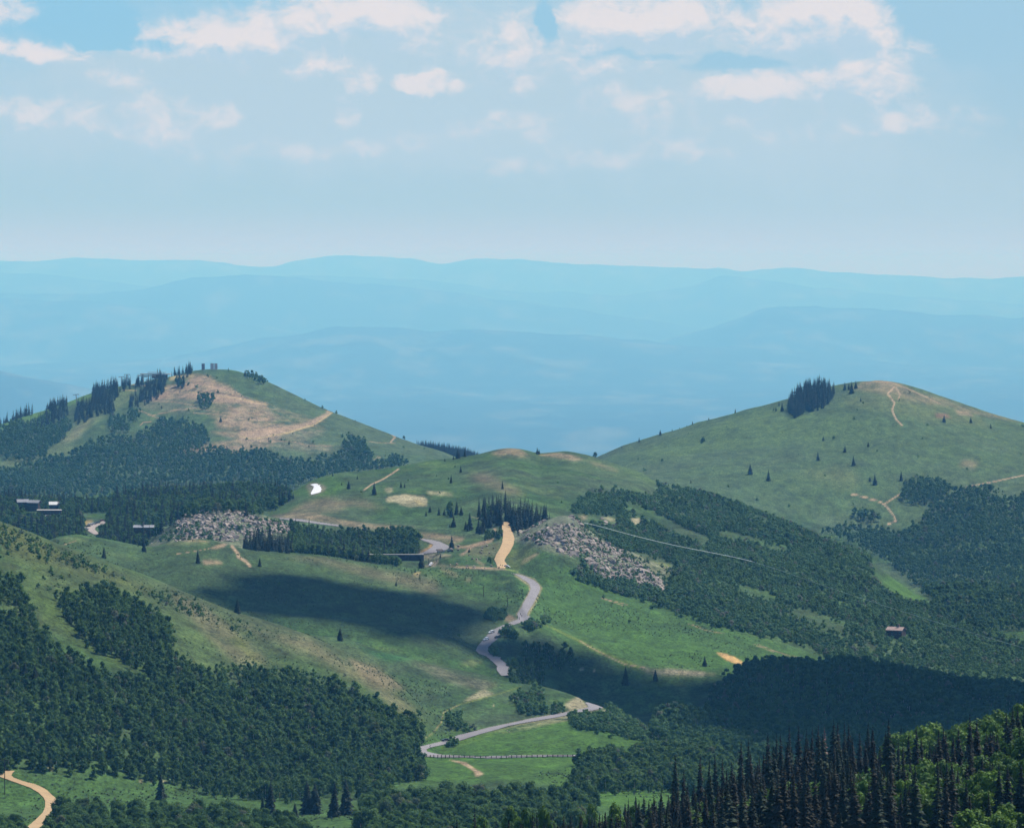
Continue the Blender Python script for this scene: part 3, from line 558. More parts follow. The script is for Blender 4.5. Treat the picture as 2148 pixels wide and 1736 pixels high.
dirtL = Q('cD', [(0, 495), (110, 432), (340, 430), (280, 490), (262, 545), (320, 590), (480, 650), (620, 695), (800, 735), (950, 800), (1090, 880), (1180, 980), (1260, 1040), (1320, 1130), (1340, 1250), (1290, 1370), (1180, 1480), (1060, 1600), (900, 1740), (800, 1850), (450, 1850), (600, 1736), (760, 1600), (900, 1470), (990, 1370), (1040, 1240), (1035, 1120), (990, 1030), (900, 940), (780, 870), (700, 820), (560, 770), (420, 720), (250, 660), (120, 610), (0, 570), (-200, 540), (-200, 500)])
tag(drape('dirt_track', [dirtL], M_SANDR, .3, 1.0, (1300, 2400)), 'yellow dirt track curving round the meadow', kind='structure')
snow = Q('c2', [(565, 575), (600, 568), (630, 570), (625, 580), (648, 580), (640, 592), (655, 597), (650, 605), (660, 612), (650, 622), (655, 632), (640, 640), (600, 650), (575, 657), (570, 645), (590, 610), (595, 590), (575, 582)])
tag(drape('snow_patch', [snow], M_SNOW, .5, .6, (3000, 4300)), 'white snow patch lying on the bright green slope', 'snow patch')
# ---------------------------------------------------------------- camera, sun, sky, air
SUN_AZ, SUN_EL = math.radians(52), math.radians(56)      # bearing to the right of the view axis, height
SUND = Vector((math.sin(SUN_AZ) * math.cos(SUN_EL), math.cos(SUN_AZ) * math.cos(SUN_EL), math.sin(SUN_EL)))
cam = bpy.data.cameras.new('camera'); cam.sensor_width = 36; cam.lens = 36 * F0 / W0
cam.shift_y = -(H0 / 2 - VH) / W0; cam.clip_start = 1; cam.clip_end = 400000
co = link(bpy.data.objects.new('camera', cam)); co.rotation_euler = (math.pi / 2, 0, 0)
SC.camera = co
s = bpy.data.lights.new('sun', 'SUN'); s.energy = SUN_E; s.angle = math.radians(.53); s.color = (1, .955, .89)
so = link(bpy.data.objects.new('sun', s)); so.rotation_euler = SUND.to_track_quat('Z', 'Y').to_euler()
SC.view_settings.view_transform = 'Standard'; SC.view_settings.look = 'None'; SC.view_settings.exposure = EXPO; SC.view_settings.gamma = 1
SC.cycles.volume_bounces = 0; SC.cycles.max_bounces = 4; SC.cycles.diffuse_bounces = 2; SC.cycles.glossy_bounces = 1
SC.cycles.transparent_max_bounces = 8; SC.cycles.use_denoising = True; SC.cycles.transmission_bounces = 2
SC.cycles.use_adaptive_sampling = True; SC.cycles.adaptive_threshold = .01

w = bpy.data.worlds.new('World'); SC.world = w; w.use_nodes = True
t = NT(w.node_tree); bg = w.node_tree.nodes['Background']
sky = t.add('ShaderNodeTexSky'); sky.sky_type = 'NISHITA'; sky.sun_disc = False; sky.sun_elevation = SUN_EL; sky.sun_rotation = SUN_AZ
sky.altitude = 2700; sky.air_density = 1.2; sky.dust_density = .4; sky.ozone_density = 2.5
t.l.new(sky.outputs[0], bg.inputs['Color']); bg.inputs['Strength'].default_value = SKY_S

# the low sky ahead with its clouds: part of a huge dome, well beyond the last range
RD = 230000.
aa = np.radians(np.linspace(-42, 42, 64)); ee = np.radians(np.linspace(-2.2, 22, 24)); AA, EE = np.meshgrid(aa, ee)
dc = np.stack([RD * np.sin(AA) * np.cos(EE), RD * np.cos(AA) * np.cos(EE), RD * np.sin(EE)], -1).reshape(-1, 3)
ix = np.arange(AA.size).reshape(AA.shape); df = np.stack([ix[:-1, :-1], ix[1:, :-1], ix[1:, 1:], ix[:-1, 1:]], -1).reshape(-1, 4)
M_SKY = bpy.data.materials.new('sky_air'); M_SKY.use_nodes = True; M_SKY.node_tree.nodes.remove(M_SKY.node_tree.nodes['Principled BSDF'])
t = NT(M_SKY.node_tree)
tc = t.add('ShaderNodeTexCoord'); d = t.vmath('NORMALIZE', tc.outputs['Object'])
sx = t.add('ShaderNodeSeparateXYZ'); t.l.new(d, sx.inputs[0])
az = t.math('MULTIPLY', t.math('ARCTAN2', sx.outputs[0], sx.outputs[1]), 10.0)     # tenths of a radian
el = t.math('MULTIPLY', t.math('ARCSINE', sx.outputs[2]), 10.0)
cv = t.add('ShaderNodeCombineXYZ'); t.l.new(az, cv.inputs[0]); t.l.new(el, cv.inputs[1]); AE = cv.outputs[0]
wn = t.add('ShaderNodeTexNoise'); t.l.new(AE, wn.inputs['Vector']); wn.inputs['Scale'].default_value = 7; wn.inputs['Detail'].default_value = 5; wn.inputs['Roughness'].default_value = .6
wv = t.vmath('MULTIPLY', t.vmath('SUBTRACT', wn.outputs['Color'], (.5, .5, .5)), (.15, .09, 0))
AW = t.vmath('ADD', AE, wv)
def blob(u, v, su, sv, amp, src):
    q = t.vmath('MULTIPLY', t.vmath('SUBTRACT', src, ((u - UC) / F0 * 10, -(v - VH) / F0 * 10, 0)), (F0 / 10 / su, F0 / 10 / sv, 0))
    return t.mrange(t.vmath('LENGTH', q), 1.25, .25, 0, amp)
def total(L, src):
    s_ = None
    for a in L:
        k_ = blob(*a, src); s_ = k_ if s_ is None else t.math('ADD', s_, k_)
    return s_
PUFF = [(10, 10, 100, 60, .9), (-30, 60, 70, 80, .7), (380, 82, 170, 50, .75), (540, 88, 190, 70, .7), (640, 40, 260, 70, .5), (740, 20, 160, 60, .7), (830, 60, 120, 70, .5),
        (1000, 90, 220, 120, .35), (1090, 120, 80, 100, .6), (1230, 70, 100, 80, .8), (1330, 30, 170, 60, .9), (1430, 70, 150, 70, .6), (1480, 20, 140, 50, .6),
        (1620, 75, 120, 60, .9), (1720, 55, 140, 70, .9), (1790, 35, 90, 50, 1.0), (1800, 100, 130, 60, .7), (1700, 5, 170, 40, .8), (1300, 125, 160, 50, .5),
        (1540, 190, 160, 60, .7), (1680, 180, 190, 55, .75), (1820, 160, 120, 60, .75), (1880, 215, 90, 60, .5), (1945, 105, 50, 26, .5), (1350, 235, 80, 65, .7), (1250, 190, 90, 60, .5), (1080, 265, 170, 45, .5),
        (895, 175, 80, 34, 1.1), (860, 165, 45, 24, .6), (720, 145, 110, 45, .5), (650, 155, 60, 28, .5), (750, 182, 50, 20, .55), (728, 230, 40, 44, .6), (468, 237, 60, 34, .6),
        (130, 110, 260, 34, .6), (40, 108, 140, 26, .6), (240, 165, 80, 30, .55), (120, 240, 120, 50, .5), (300, 240, 150, 70, .6), (330, 290, 150, 46, .45), (20, 235, 90, 44, .5),
        (680, 310, 220, 32, .5), (840, 295, 170, 30, .4), (1040, 350, 120, 26, .45), (1250, 330, 260, 40, .4), (2020, 262, 190, 42, .5), (1440, 320, 200, 30, .35), (1780, 260, 220, 36, .35), (1560, 270, 260, 40, .3), (500, 330, 200, 26, .3)]
VEIL = [(100, 200, 560, 150, .6), (560, 120, 560, 170, .65), (1050, 120, 520, 220, .9), (1250, 290, 800, 150, .6), (1650, 150, 480, 210, .7), (300, 320, 700, 110, .45), (1950, 430, 620, 200, .45), (700, 220, 700, 160, .4)]
HOLE = [(190, 55, 120, 60, .95), (1138, 50, 26, 62, .9), (1535, 135, 130, 18, .8), (300, 96, 220, 14, .55), (2030, 30, 170, 110, .9), (780, 70, 45, 30, .3), (1330, 112, 170, 13, .45)]
det = t.noise(t.vmath('MULTIPLY', AE, (1, 1.45, 1)), 13, 9, .62, .5)
det2 = t.noise(AE, 4, 4, .55)
puff = total(PUFF, AW); veil = total(VEIL, AW); hole = total(HOLE, AW)
dens = t.math('ADD', puff, t.math('MULTIPLY', t.math('SUBTRACT', det, .5), 2.3))
dens = t.math('SUBTRACT', t.math('ADD', dens, t.math('MULTIPLY', t.math('SUBTRACT', det2, .5), .8)), hole)
body = t.math('MULTIPLY', t.mrange(dens, .0, 1.25), t.mrange(puff, .02, .45))
vv = t.math('SUBTRACT', t.math('ADD', veil, t.math('MULTIPLY', t.math('SUBTRACT', det2, .5), .6)), t.math('MULTIPLY', hole, 1.6))
vv = t.math('ADD', vv, t.math('MULTIPLY', t.math('SUBTRACT', det, .5), .5))
veilf = t.mrange(vv, -.05, 1.15, 0, .95)
det_up = t.noise(t.vmath('MULTIPLY', t.vmath('ADD', AE, (.02, .04, 0)), (1, 1.45, 1)), 13, 9, .62, .5)
puff_up = total(PUFF, t.vmath('ADD', AW, (.012, .05, 0)))
light = t.math('ADD', t.math('MULTIPLY', t.math('SUBTRACT', det, det_up), 2.6), t.math('ADD', .48, t.math('MULTIPLY', t.math('SUBTRACT', puff, puff_up), .9)), clamp=True)
gx = 2.0 ** -EXPO
def fin(c_): return (c_[0] * gx, c_[1] * gx, c_[2] * gx, 1)
skyc = t.mixc(t.mrange(el, 0, .62, 0, 1), fin(SKY_LOW), fin(SKY_TOP))
skyc = t.mixc(t.mrange(az, -1.3, 1.3, 0, .35), skyc, fin(SKY_RIGHT))
skyc = t.mixc(t.mrange(el, -.03, .16, 1, 0), skyc, fin(SKY_HOR))
c = t.mixc(veilf, skyc, fin(CLOUD_V))
cl = t.mixc(light, fin(CLOUD_S), fin(CLOUD_W))
c = t.mixc(t.math('MULTIPLY', body, t.mrange(el, .18, .50, .38, .86, False)), c, cl)
em = t.add('ShaderNodeEmission'); t.l.new(c, em.inputs['Color']); t.l.new(em.outputs[0], M_SKY.node_tree.nodes['Material Output'].inputs['Surface'])
M_SKY.cycles.emission_sampling = 'NONE'
tag(mk('sky', mesh_np('sky', dc, df, True), M_SKY), 'pale blue summer sky with thin cumulus', kind='structure')

# the air: one closed box round the whole land
def box_mesh(name, x0, x1, y0, y1, z0, z1):
    v = [(x, y, z) for z in (z0, z1) for y in (y0, y1) for x in (x0, x1)]
    f = [(0, 2, 3, 1), (4, 5, 7, 6), (0, 1, 5, 4), (2, 6, 7, 3), (0, 4, 6, 2), (1, 3, 7, 5)]
    me = bpy.data.meshes.new(name); me.from_pydata(v, [], f); me.update(); return me
zmax = float(Z.max()); zmin = float(Z.min())
hm = bpy.data.materials.new('haze_air'); hm.use_nodes = True; hn = hm.node_tree.nodes; hn.remove(hn['Principled BSDF'])
pv = hn.new('ShaderNodeVolumePrincipled'); hm.node_tree.links.new(pv.outputs[0], hn['Material Output'].inputs['Volume'])
pv.inputs['Color'].default_value = (*HAZE_COL, 1); pv.inputs['Absorption Color'].default_value = (*HAZE_ABS, 1); pv.inputs['Density'].default_value = HAZE_D; pv.inputs['Anisotropy'].default_value = HAZE_G
hz = mk('haze', box_mesh('haze', -90000, 90000, -600, 150000, zmin - 1, max(zmax, 60) + 10), hm)
tag(hz, 'pale blue summer haze over the valley', kind='stuff')
# ---------------------------------------------------------------- tree shapes
class MB:
    def __init__(s): s.v = []; s.f = []; s.m = []
    def add(s, v, f, m=0):
        n = len(s.v); s.v += [tuple(p) for p in v]; s.f += [tuple(i + n for i in q) for q in f]; s.m += [m] * len(f)
    def box(s, c, d, m=0, rz=0.):
        x, y, z = c; a, b_, h = d[0] / 2, d[1] / 2, d[2] / 2; co_, si = math.cos(rz), math.sin(rz)
        P = [(x + px * a * co_ - py * b_ * si, y + px * a * si + py * b_ * co_, z + pz * h) for pz in (-1, 1) for py in (-1, 1) for px in (-1, 1)]
        s.add(P, [(0, 2, 3, 1), (4, 5, 7, 6), (0, 1, 5, 4), (2, 6, 7, 3), (0, 4, 6, 2), (1, 3, 7, 5)], m)
    def tube(s, pts, rad, n=6, m=0):
        k = len(pts); V = []; F = []
        for i, (p, r) in enumerate(zip(pts, rad)):
            a = Vector(pts[min(i + 1, k - 1)]) - Vector(pts[max(i - 1, 0)]); a.normalize()
            e = a.orthogonal().normalized() if abs(a.z) < .99 else Vector((1, 0, 0)); g = a.cross(e)
            for j in range(n):
                th = 2 * math.pi * j / n; V.append(Vector(p) + (e * math.cos(th) + g * math.sin(th)) * r)
        for i in range(k - 1):
            for j in range(n): F.append((i * n + j, i * n + (j + 1) % n, (i + 1) * n + (j + 1) % n, (i + 1) * n + j))
        F.append(tuple(range(n))[::-1]); F.append(tuple((k - 1) * n + j for j in range(n)))
        s.add(V, F, m)
    def mesh(s, name, mats=(), smooth=False):
        me = bpy.data.meshes.new(name); me.from_pydata(s.v, [], s.f); me.polygons.foreach_set('material_index', s.m)
        for mm in mats: me.materials.append(mm)
        if smooth: me.polygons.foreach_set('use_smooth', [True] * len(s.f))
        me.update(); return me
    def build(s, name, mats, parent=None, smooth=False):
        return mk(name, s.mesh(name, mats if isinstance(mats, (list, tuple)) else [mats], smooth), None, parent)
def arr(vs, fs):
    mb = MB(); mb.v = [tuple(p) for p in vs]; mb.f = [tuple(q) for q in fs]; mb.m = [0] * len(fs); return mb
def spruce_crown(h, r, seed, tiers, br, base=.06, spire=1.0, dead=False):
    """drooping boughs in whorls round a spire; each bough a pair of bent needle sprays"""
    R = random.Random(seed); mb = MB()
    for i in range(tiers):
        t = i / (tiers - 1); z = h * (base + (1 - base) * t ** .92)
        rr = r * (1 - t) ** (.85 * spire) * R.uniform(.72, 1.12) + .10 + .02 * h * (1 - t) * 0
        n = max(4, int(br * (1 - .45 * t)))
        a0 = R.uniform(0, 6.28)
        for j in range(n):
            if dead and R.random() < .45: continue
            a = a0 + 6.283 * j / n + R.uniform(-.25, .25); L = rr * R.uniform(.7, 1.15)
            dz = -L * R.uniform(.18, .5); w = L * R.uniform(.22, .38) + .08; zz = z + R.uniform(-.02, .02) * h
            c, s_ = math.cos(a), math.sin(a)
            def P(x, y, q): return (c * x - s_ * y, s_ * x + c * y, zz + q)
            v = [P(.0, 0, .12), P(L * .55, -w, dz * .45 - .12 * w), P(L, 0, dz), P(L * .55, w, dz * .45 - .12 * w), P(L * .6, 0, dz * .3 + .1 * w), P(L * .45, 0, dz * .6 - .35 * w - .1)]
            mb.add(v, [(0, 1, 4), (1, 2, 4), (4, 2, 3), (0, 4, 3), (0, 5, 2), (1, 5, 3)])
    mb.add([(.1, 0, h * .97), (-.06, .09, h * .97), (-.06, -.09, h * .97), (0, 0, h * 1.02)], [(0, 1, 3), (1, 2, 3), (2, 0, 3)])
    return mb
def leafy_crown(h, r, seed, lumps, leaves, size, low=.25, tall=1.0, core=True):
    """broadleaf crown: uneven lumps of leaf clumps with gaps between them"""
    R = random.Random(seed); mb = MB(); C_ = []
    for i in range(lumps):
        t = R.random() ** .8; a = R.uniform(0, 6.28); z = h * (low + (1 - low) * (.12 + .78 * t))
        prof = math.sin(math.pi * min(1, .18 + .78 * t)) ** .7
        q = r * .62 * prof * math.sqrt(R.random()) * 1.15
        C_.append((q * math.cos(a), q * math.sin(a), z, r * R.uniform(.34, .56) * (1.05 - .35 * t)))
    ico = _ico()
    for (x, y, z, q) in C_:
        if core:
            V = []
            for p in ico[0]:
                k = .78 * q * R.uniform(.75, 1.1); V.append((x + p[0] * k, y + p[1] * k, z + p[2] * k * tall))
            mb.add(V, ico[1])
        for j in range(leaves):
            u = R.uniform(-.75, 1); a = R.uniform(0, 6.28); s_ = math.sqrt(1 - u * u); d_ = Vector((s_ * math.cos(a), s_ * math.sin(a), u))
            p = Vector((x, y, z)) + Vector((d_.x, d_.y, d_.z * tall)) * q * R.uniform(.8, 1.18)
            nrm = (d_ + Vector((R.uniform(-.6, .6), R.uniform(-.6, .6), R.uniform(-.3, .7)))).normalized(); e = nrm.orthogonal().normalized(); g = nrm.cross(e)
            th = R.uniform(0, 6.28); e, g = e * math.cos(th) + g * math.sin(th), g * math.cos(th) - e * math.sin(th)
            k = size * R.uniform(.6, 1.3)
            mb.add([p - e * k, p + g * k * .7, p + e * k, p - g * k * .75 + nrm * k * .25], [(0, 1, 2), (0, 2, 3)])
    return mb
def _ico():
    t_ = (1 + 5 ** .5) / 2; n = (1 + t_ * t_) ** .5
    v = [(-1, t_, 0), (1, t_, 0), (-1, -t_, 0), (1, -t_, 0), (0, -1, t_), (0, 1, t_), (0, -1, -t_), (0, 1, -t_), (t_, 0, -1), (t_, 0, 1), (-t_, 0, -1), (-t_, 0, 1)]
    f = [(0, 11, 5), (0, 5, 1), (0, 1, 7), (0, 7, 10), (0, 10, 11), (1, 5, 9), (5, 11, 4), (11, 10, 2), (10, 7, 6), (7, 1, 8), (3, 9, 4), (3, 4, 2), (3, 2, 6), (3, 6, 8), (3, 8, 9), (4, 9, 5), (2, 4, 11), (6, 2, 10), (8, 6, 7), (9, 8, 1)]
    return [(x / n, y / n, z / n) for x, y, z in v], f
M_SPR = mat_foliage('spruce_needles', (.007, .015, .008), (.019, .034, .014), .5, .8, .03)
M_SPRF = mat_foliage('spruce_needles_brownish', (.009, .011, .006), (.026, .024, .012), .5, .8, .03)
M_DEAD = mat_plain('dead_needles', (.16, .10, .08), .9, .3, 1.)
M_ASPB = mat_foliage('aspen_leaves_bright', (.030, .085, .008), (.095, .185, .018), .35, .6, .3, .5)
M_ASPD = mat_foliage('aspen_leaves_dark', (.026, .080, .026), (.076, .150, .042), .3, .7, .45, .7, ((.12, .13, .09), .06))
M_BRUSH = mat_foliage('oak_brush_leaves', (.046, .122, .050), (.105, .200, .072), .12, .75, .42, .7, ((.17, .17, .14), .10))
M_ASPM = mat_foliage('aspen_leaves_mixed', (.036, .104, .046), (.084, .168, .064), .12, .75, .42, .7, ((.15, .16, .13), .06))
M_SAGE = mat_foliage('sagebrush_leaves', (.055, .095, .045), (.12, .155, .095), .2, .85, .05, .8)
M_BARK = mat_plain('spruce_bark', (.07, .05, .04), .95, .3, 2.)
M_BARKW = mat_plain('aspen_bark', (.42, .40, .34), .85, .3, 1.2)
def trunk_mesh(name, h, r, mat, lean=0.):
    mb = MB(); mb.tube([(0, 0, -.6), (lean * .3, 0, h * .3), (lean * .6, .05, h * .65), (lean, 0, h)], [r * 1.25, r, r * .65, r * .15], 6)
    return mb.mesh(name, [mat])
def limb_mesh(name, h, r, seed, mat):
    R = random.Random(seed); mb = MB(); mb.tube([(0, 0, -.5), (.1, 0, h * .35), (-.05, .1, h * .75), (0, 0, h * .95)], [r * 1.2, r, r * .5, r * .1], 6)
    for k in range(5):
        a = R.uniform(0, 6.28); z = h * R.uniform(.3, .7); L = h * .28
        mb.tube([(0, 0, z), (math.cos(a) * L * .5, math.sin(a) * L * .5, z + L * .35), (math.cos(a) * L, math.sin(a) * L, z + L * .8)], [r * .4, r * .25, r * .06], 4)
    return mb.mesh(name, [mat])

# ---------------------------------------------------------------- forest masses (nobody could count them)
PROTO = {}
def proto_col(name, meshes):
    c_ = bpy.data.collections.new(name)
    for i, me in enumerate(meshes):
        c_.objects.link(bpy.data.objects.new(f'{name}_{i:02d}', me))
    PROTO[name] = (c_, len(meshes)); return c_
def combined(crown, mats, trunk=None):
    mb = MB(); mb.add(crown.v, crown.f, 0)
    if trunk: mb.tube(*trunk, 5, 1)
    return mb.mesh('tree_form', mats)
def T(h, r, lean=0): return ([(0, 0, -1.0), (lean, 0, h)], [r, r * .4])
proto_col('spruce_form', [combined(spruce_crown(1.0 * 16, 3.0 * k, 11 + i, 15, 9), [M_SPR, M_BARK], T(14, .22)) for i, k in enumerate((.8, 1.0, 1.15, .9))])
proto_col('aspen_form', [combined(leafy_crown(7.6, (3.0, 2.5, 3.4, 2.8, 2.3)[i], 31 + i, 9, 24, .5, .08), [M_ASPD, M_BARKW], T(7, .16)) for i, k in enumerate((1, .85, 1.15, 1.0, .9))])
proto_col('mixed_form', [combined(leafy_crown(8, 2.5 * k, 51 + i, 7, 18, .55, .15), [M_ASPM, M_BARKW], T(5, .14)) for i, k in enumerate((1, .85, 1.15, 1.0))])
proto_col('brush_form', [combined(leafy_crown(4.8, 2.5 * k, 71 + i, 7, 16, .5, .0, .9), [M_BRUSH]) for i, k in enumerate((1, .8, 1.2, .95))])
proto_col('sage_form', [combined(leafy_crown(1.0, .95, 91 + i, 4, 8, .3, .0, .7), [M_SAGE]) for i in range(3)])
def rock_mesh(seed, mat):
    R = random.Random(seed); import bmesh
    bm = bmesh.new(); bmesh.ops.create_icosphere(bm, subdivisions=2, radius=1)
    ax = Vector((R.uniform(.7, 1.3), R.uniform(.7, 1.2), R.uniform(.55, 1.1)))
    cuts = [(Vector((R.uniform(-1, 1), R.uniform(-1, 1), R.uniform(-1, 1))).normalized(), R.uniform(.45, .8)) for _ in range(9)]
    for v in bm.verts:
        for n_, d_ in cuts:
            k_ = v.co.dot(n_) - d_
            if k_ > 0: v.co -= n_ * k_
        v.co = Vector((v.co.x * ax.x, v.co.y * ax.y, v.co.z * ax.z)) + Vector((R.uniform(-.05, .05),) * 3)
    me = bpy.data.meshes.new('rock_form'); bm.to_mesh(me); bm.free(); me.materials.append(mat); return me
M_ROCK, t, b = mat_new('limestone')
oi = t.add('ShaderNodeObjectInfo'); geo = t.add('ShaderNodeNewGeometry')
f = t.noise(geo.outputs['Position'], .5, 5, .7)
c = t.mixc(t.mrange(f, .3, .7), (.15, .13, .115, 1), (.40, .335, .28, 1)); c = t.mixc(t.math('MULTIPLY', oi.outputs['Random'], .6), c, (.085, .08, .078, 1))
t.l.new(c, b.inputs['Base Color'])
proto_col('rock_piece', [rock_mesh(100 + i, M_ROCK) for i in range(7)])

def scatter(name, label, pts, rot, scl, pid, proto):
    """one object of kind stuff: a point cloud that carries instances"""
    me = bpy.data.meshes.new(name); me.vertices.add(len(pts)); me.vertices.foreach_set('co', np.asarray(pts, np.float32).ravel())
    a = me.attributes.new('rot', 'FLOAT_VECTOR', 'POINT'); a.data.foreach_set('vector', np.asarray(rot, np.float32).ravel())
    a = me.attributes.new('scl', 'FLOAT_VECTOR', 'POINT'); a.data.foreach_set('vector', np.asarray(scl, np.float32).ravel())
    a = me.attributes.new('pid', 'INT', 'POINT'); a.data.foreach_set('value', np.asarray(pid, np.int32))
    me.update(); o = link(bpy.data.objects.new(name, me))
    g = bpy.data.node_groups.new(name, 'GeometryNodeTree'); g.interface.new_socket('Geometry', in_out='INPUT', socket_type='NodeSocketGeometry'); g.interface.new_socket('Geometry', in_out='OUTPUT', socket_type='NodeSocketGeometry')
    N = g.nodes; L = g.links; gi = N.new('NodeGroupInput'); go = N.new('NodeGroupOutput'); ip = N.new('GeometryNodeInstanceOnPoints'); ci = N.new('GeometryNodeCollectionInfo')
    ci.inputs['Collection'].default_value = PROTO[proto][0]; ci.inputs['Separate Children'].default_value = True; ci.inputs['Reset Children'].default_value = True
    def na(n_, ty):
        q = N.new('GeometryNodeInputNamedAttribute'); q.data_type = ty; q.inputs['Name'].default_value = n_; return q.outputs['Attribute']
    er = N.new('FunctionNodeEulerToRotation'); L.new(na('rot', 'FLOAT_VECTOR'), er.inputs[0])
    L.new(gi.outputs[0], ip.inputs['Points']); L.new(ci.outputs[0], ip.inputs['Instance']); ip.inputs['Pick Instance'].default_value = True
    L.new(na('pid', 'INT'), ip.inputs['Instance Index']); L.new(er.outputs[0], ip.inputs['Rotation']); L.new(na('scl', 'FLOAT_VECTOR'), ip.inputs['Scale']); L.new(ip.outputs[0], go.inputs[0])
    md = o.modifiers.new('scatter', 'NODES'); md.node_group = g
    return tag(o, label, kind='stuff')
FIELDS = {}
def field(proto, y0, y1, u0, u1, sp, hgt, polys, excl=(), thr=None, smin=.7, smax=1.25, lift=.55, slope=.35, exc=()):
    """jittered rows of plants inside traced outlines (tested at crown height)"""
    xs0 = min(y0 * (u0 - UC), y1 * (u0 - UC)) / F0; xs1 = max(y0 * (u1 - UC), y1 * (u1 - UC)) / F0
    gx, gy = np.meshgrid(np.arange(xs0, xs1, sp), np.arange(y0, y1, sp * 1.05))
    x = (gx + rng.uniform(-.48, .48, gx.shape) * sp).ravel(); y = (gy + rng.uniform(-.48, .48, gx.shape) * sp).ravel()
    u = UC + x / y * F0; k = (u > u0) & (u < u1); x, y, u = x[k], y[k], u[k]
    z = zat(x, y); vb = VH - z / y * F0; vt = vb - lift * hgt / y * F0
    k = np.zeros(len(x), bool)
    pu = [p_[0] for pl_ in polys for p_ in pl_]; jit = min(1., max(.15, (max(pu) - min(pu)) / 600)) * 2400 / y
    wu = (12 * fbm(x / 26, y / 34, 131, 3) + rng.normal(0, 1, len(x)) * 5) * jit; vt = vt + rng.normal(0, 1, len(x)) * 4 * jit
    for p in polys: k |= inside(u + wu, vt, p)
    for p in exc: k &= ~inside(u, vt, p)
    for p in excl: k &= ~inside(u, vt, p) & ~inside(u, vb, p)
    if thr is not None: k &= fbm(x / 38, y / 60, 171, 4) * 1.9 + rng.uniform(-.5, .5, len(x)) > thr
    # keep only what can be seen past nearer ground (with some margin for a step aside)
    j = np.clip(np.searchsorted(cu, u), 0, NU - 1); i = np.clip(np.searchsorted(ry, y) - 1, 0, NY - 1)
    top = vb - 1.4 * hgt / y * F0
    k &= top < Vmin[i, j] + 14
    x, y, z, u, vb = x[k], y[k], z[k], u[k], vb[k]; n = len(x)
    s_ = rng.uniform(smin, smax, n) * (1 + .25 * fbm(x / 60, y / 60, 191, 2))
    w = s_ * rng.uniform(.85, 1.2, n)
    d_ = FIELDS.setdefault(proto, [[], [], [], []])
    d_[0].append(np.stack([x, y, z - .15 * s_], 1)); d_[1].append(np.stack([rng.uniform(-.06, .06, n), rng.uniform(-.06, .06, n), rng.uniform(0, 6.28, n)], 1))
    d_[2].append(np.stack([w, w, s_], 1)); d_[3].append(rng.integers(0, PROTO[proto][1], n))
    return n
O_ = lambda *p: Q('o', p)
houses_ex = [Q('cH', [(1330, 360), (1740, 360), (1740, 520), (1640, 590), (1600, 640), (1640, 700), (1560, 800), (1400, 720), (1340, 620)])]
roads_ex = [roadU, roadL, curve, upper, sandA, lot]
# left slope wood
LW = [Q('c5', [(-250, 250), (0, 330), (100, 350), (170, 450), (200, 540), (280, 620), (420, 720), (600, 790), (760, 830), (900, 800), (1050, 790), (1230, 800), (1350, 820), (1480, 840), (1700, 860), (1850, 950), (1900, 1010), (2030, 1030), (2065, 1100), (2050, 1250), (2080, 1290), (1900, 1340), (1820, 1390), (1700, 1350), (1560, 1380), (1400, 1400), (1150, 1390), (950, 1340), (700, 1300), (400, 1275), (250, 1255), (150, 1225), (0, 1255), (-250, 1250)]),
      Q('c5', [(280, 430), (400, 390), (560, 400), (680, 450), (780, 500), (850, 600), (880, 700), (1000, 800), (800, 830), (700, 780), (550, 700), (400, 640), (320, 520)])]
STRIP = [Q('c5', [(130, 380), (270, 430), (320, 520), (420, 640), (600, 730), (760, 800), (740, 850), (600, 815), (400, 750), (260, 660), (190, 560)])]
n_ = [field('aspen_form', 1900, 2480, -160, 990, 4.3, 8.5, LW, [], -.95, .4, 1.25, exc=STRIP)]
n_.append(field('brush_form', 1900, 2480, -160, 990, 5.5, 4, [[(u, v - 14) for u, v in LW[0]], [(u, v - 10) for u, v in LW[1]]], [], .0, .4, .9, exc=STRIP))
# meadow woods and the clump right of the meadow
n_.append(field('aspen_form', 1950, 2230, 1180, 1640, 5.2, 9.5, [Q('c6', [(1140, 965), (1145, 900), (1170, 860), (1230, 825), (1370, 820), (1400, 850), (1480, 790), (1560, 785), (1650, 792), (1930, 830), (1960, 1000), (1600, 975), (1300, 985)])]))
n_.append(field('mixed_form', 1900, 2760, 1300, 2400, 5.0, 8, [Q('c7', [(-60, 470), (-20, 410), (60, 400), (200, 440), (290, 330), (330, 262), (380, 200), (470, 170), (560, 130), (740, 130), (900, 140), (1050, 125), (1300, 145), (1500, 190), (1700, 230), (2000, 250), (2148, 270), (2800, 330), (2800, 1100), (800, 1100), (420, 690), (390, 650), (0, 640), (-60, 560)])]))
OUT2 = Q('cO', [(-160, 560), (0, 330), (100, 360), (250, 500), (600, 830), (800, 910), (1000, 960), (1640, 1170), (1620, 1340), (1500, 1350), (1500, 1600), (1200, 1560), (800, 1400), (350, 1330), (150, 1100), (-160, 900)])
HF = [Q('c4', [(0, 640), (60, 625), (330, 672), (352, 600), (420, 600), (480, 620), (590, 626), (620, 640), (750, 680), (950, 760), (1150, 825), (1350, 900), (1500, 1010), (1600, 1090), (1700, 1200), (1900, 1290), (2148, 1390), (2600, 1600), (2600, 1700), (1500, 1560), (1200, 1480), (1100, 1390), (900, 1340), (640, 1290), (430, 1220), (280, 1170), (80, 1110), (0, 1075), (0, 1000)]),
      Q('c3', [(1500, 660), (1600, 600), (1780, 510), (1900, 540), (2148, 600), (2148, 880), (1880, 850), (1720, 740), (1580, 680)])]
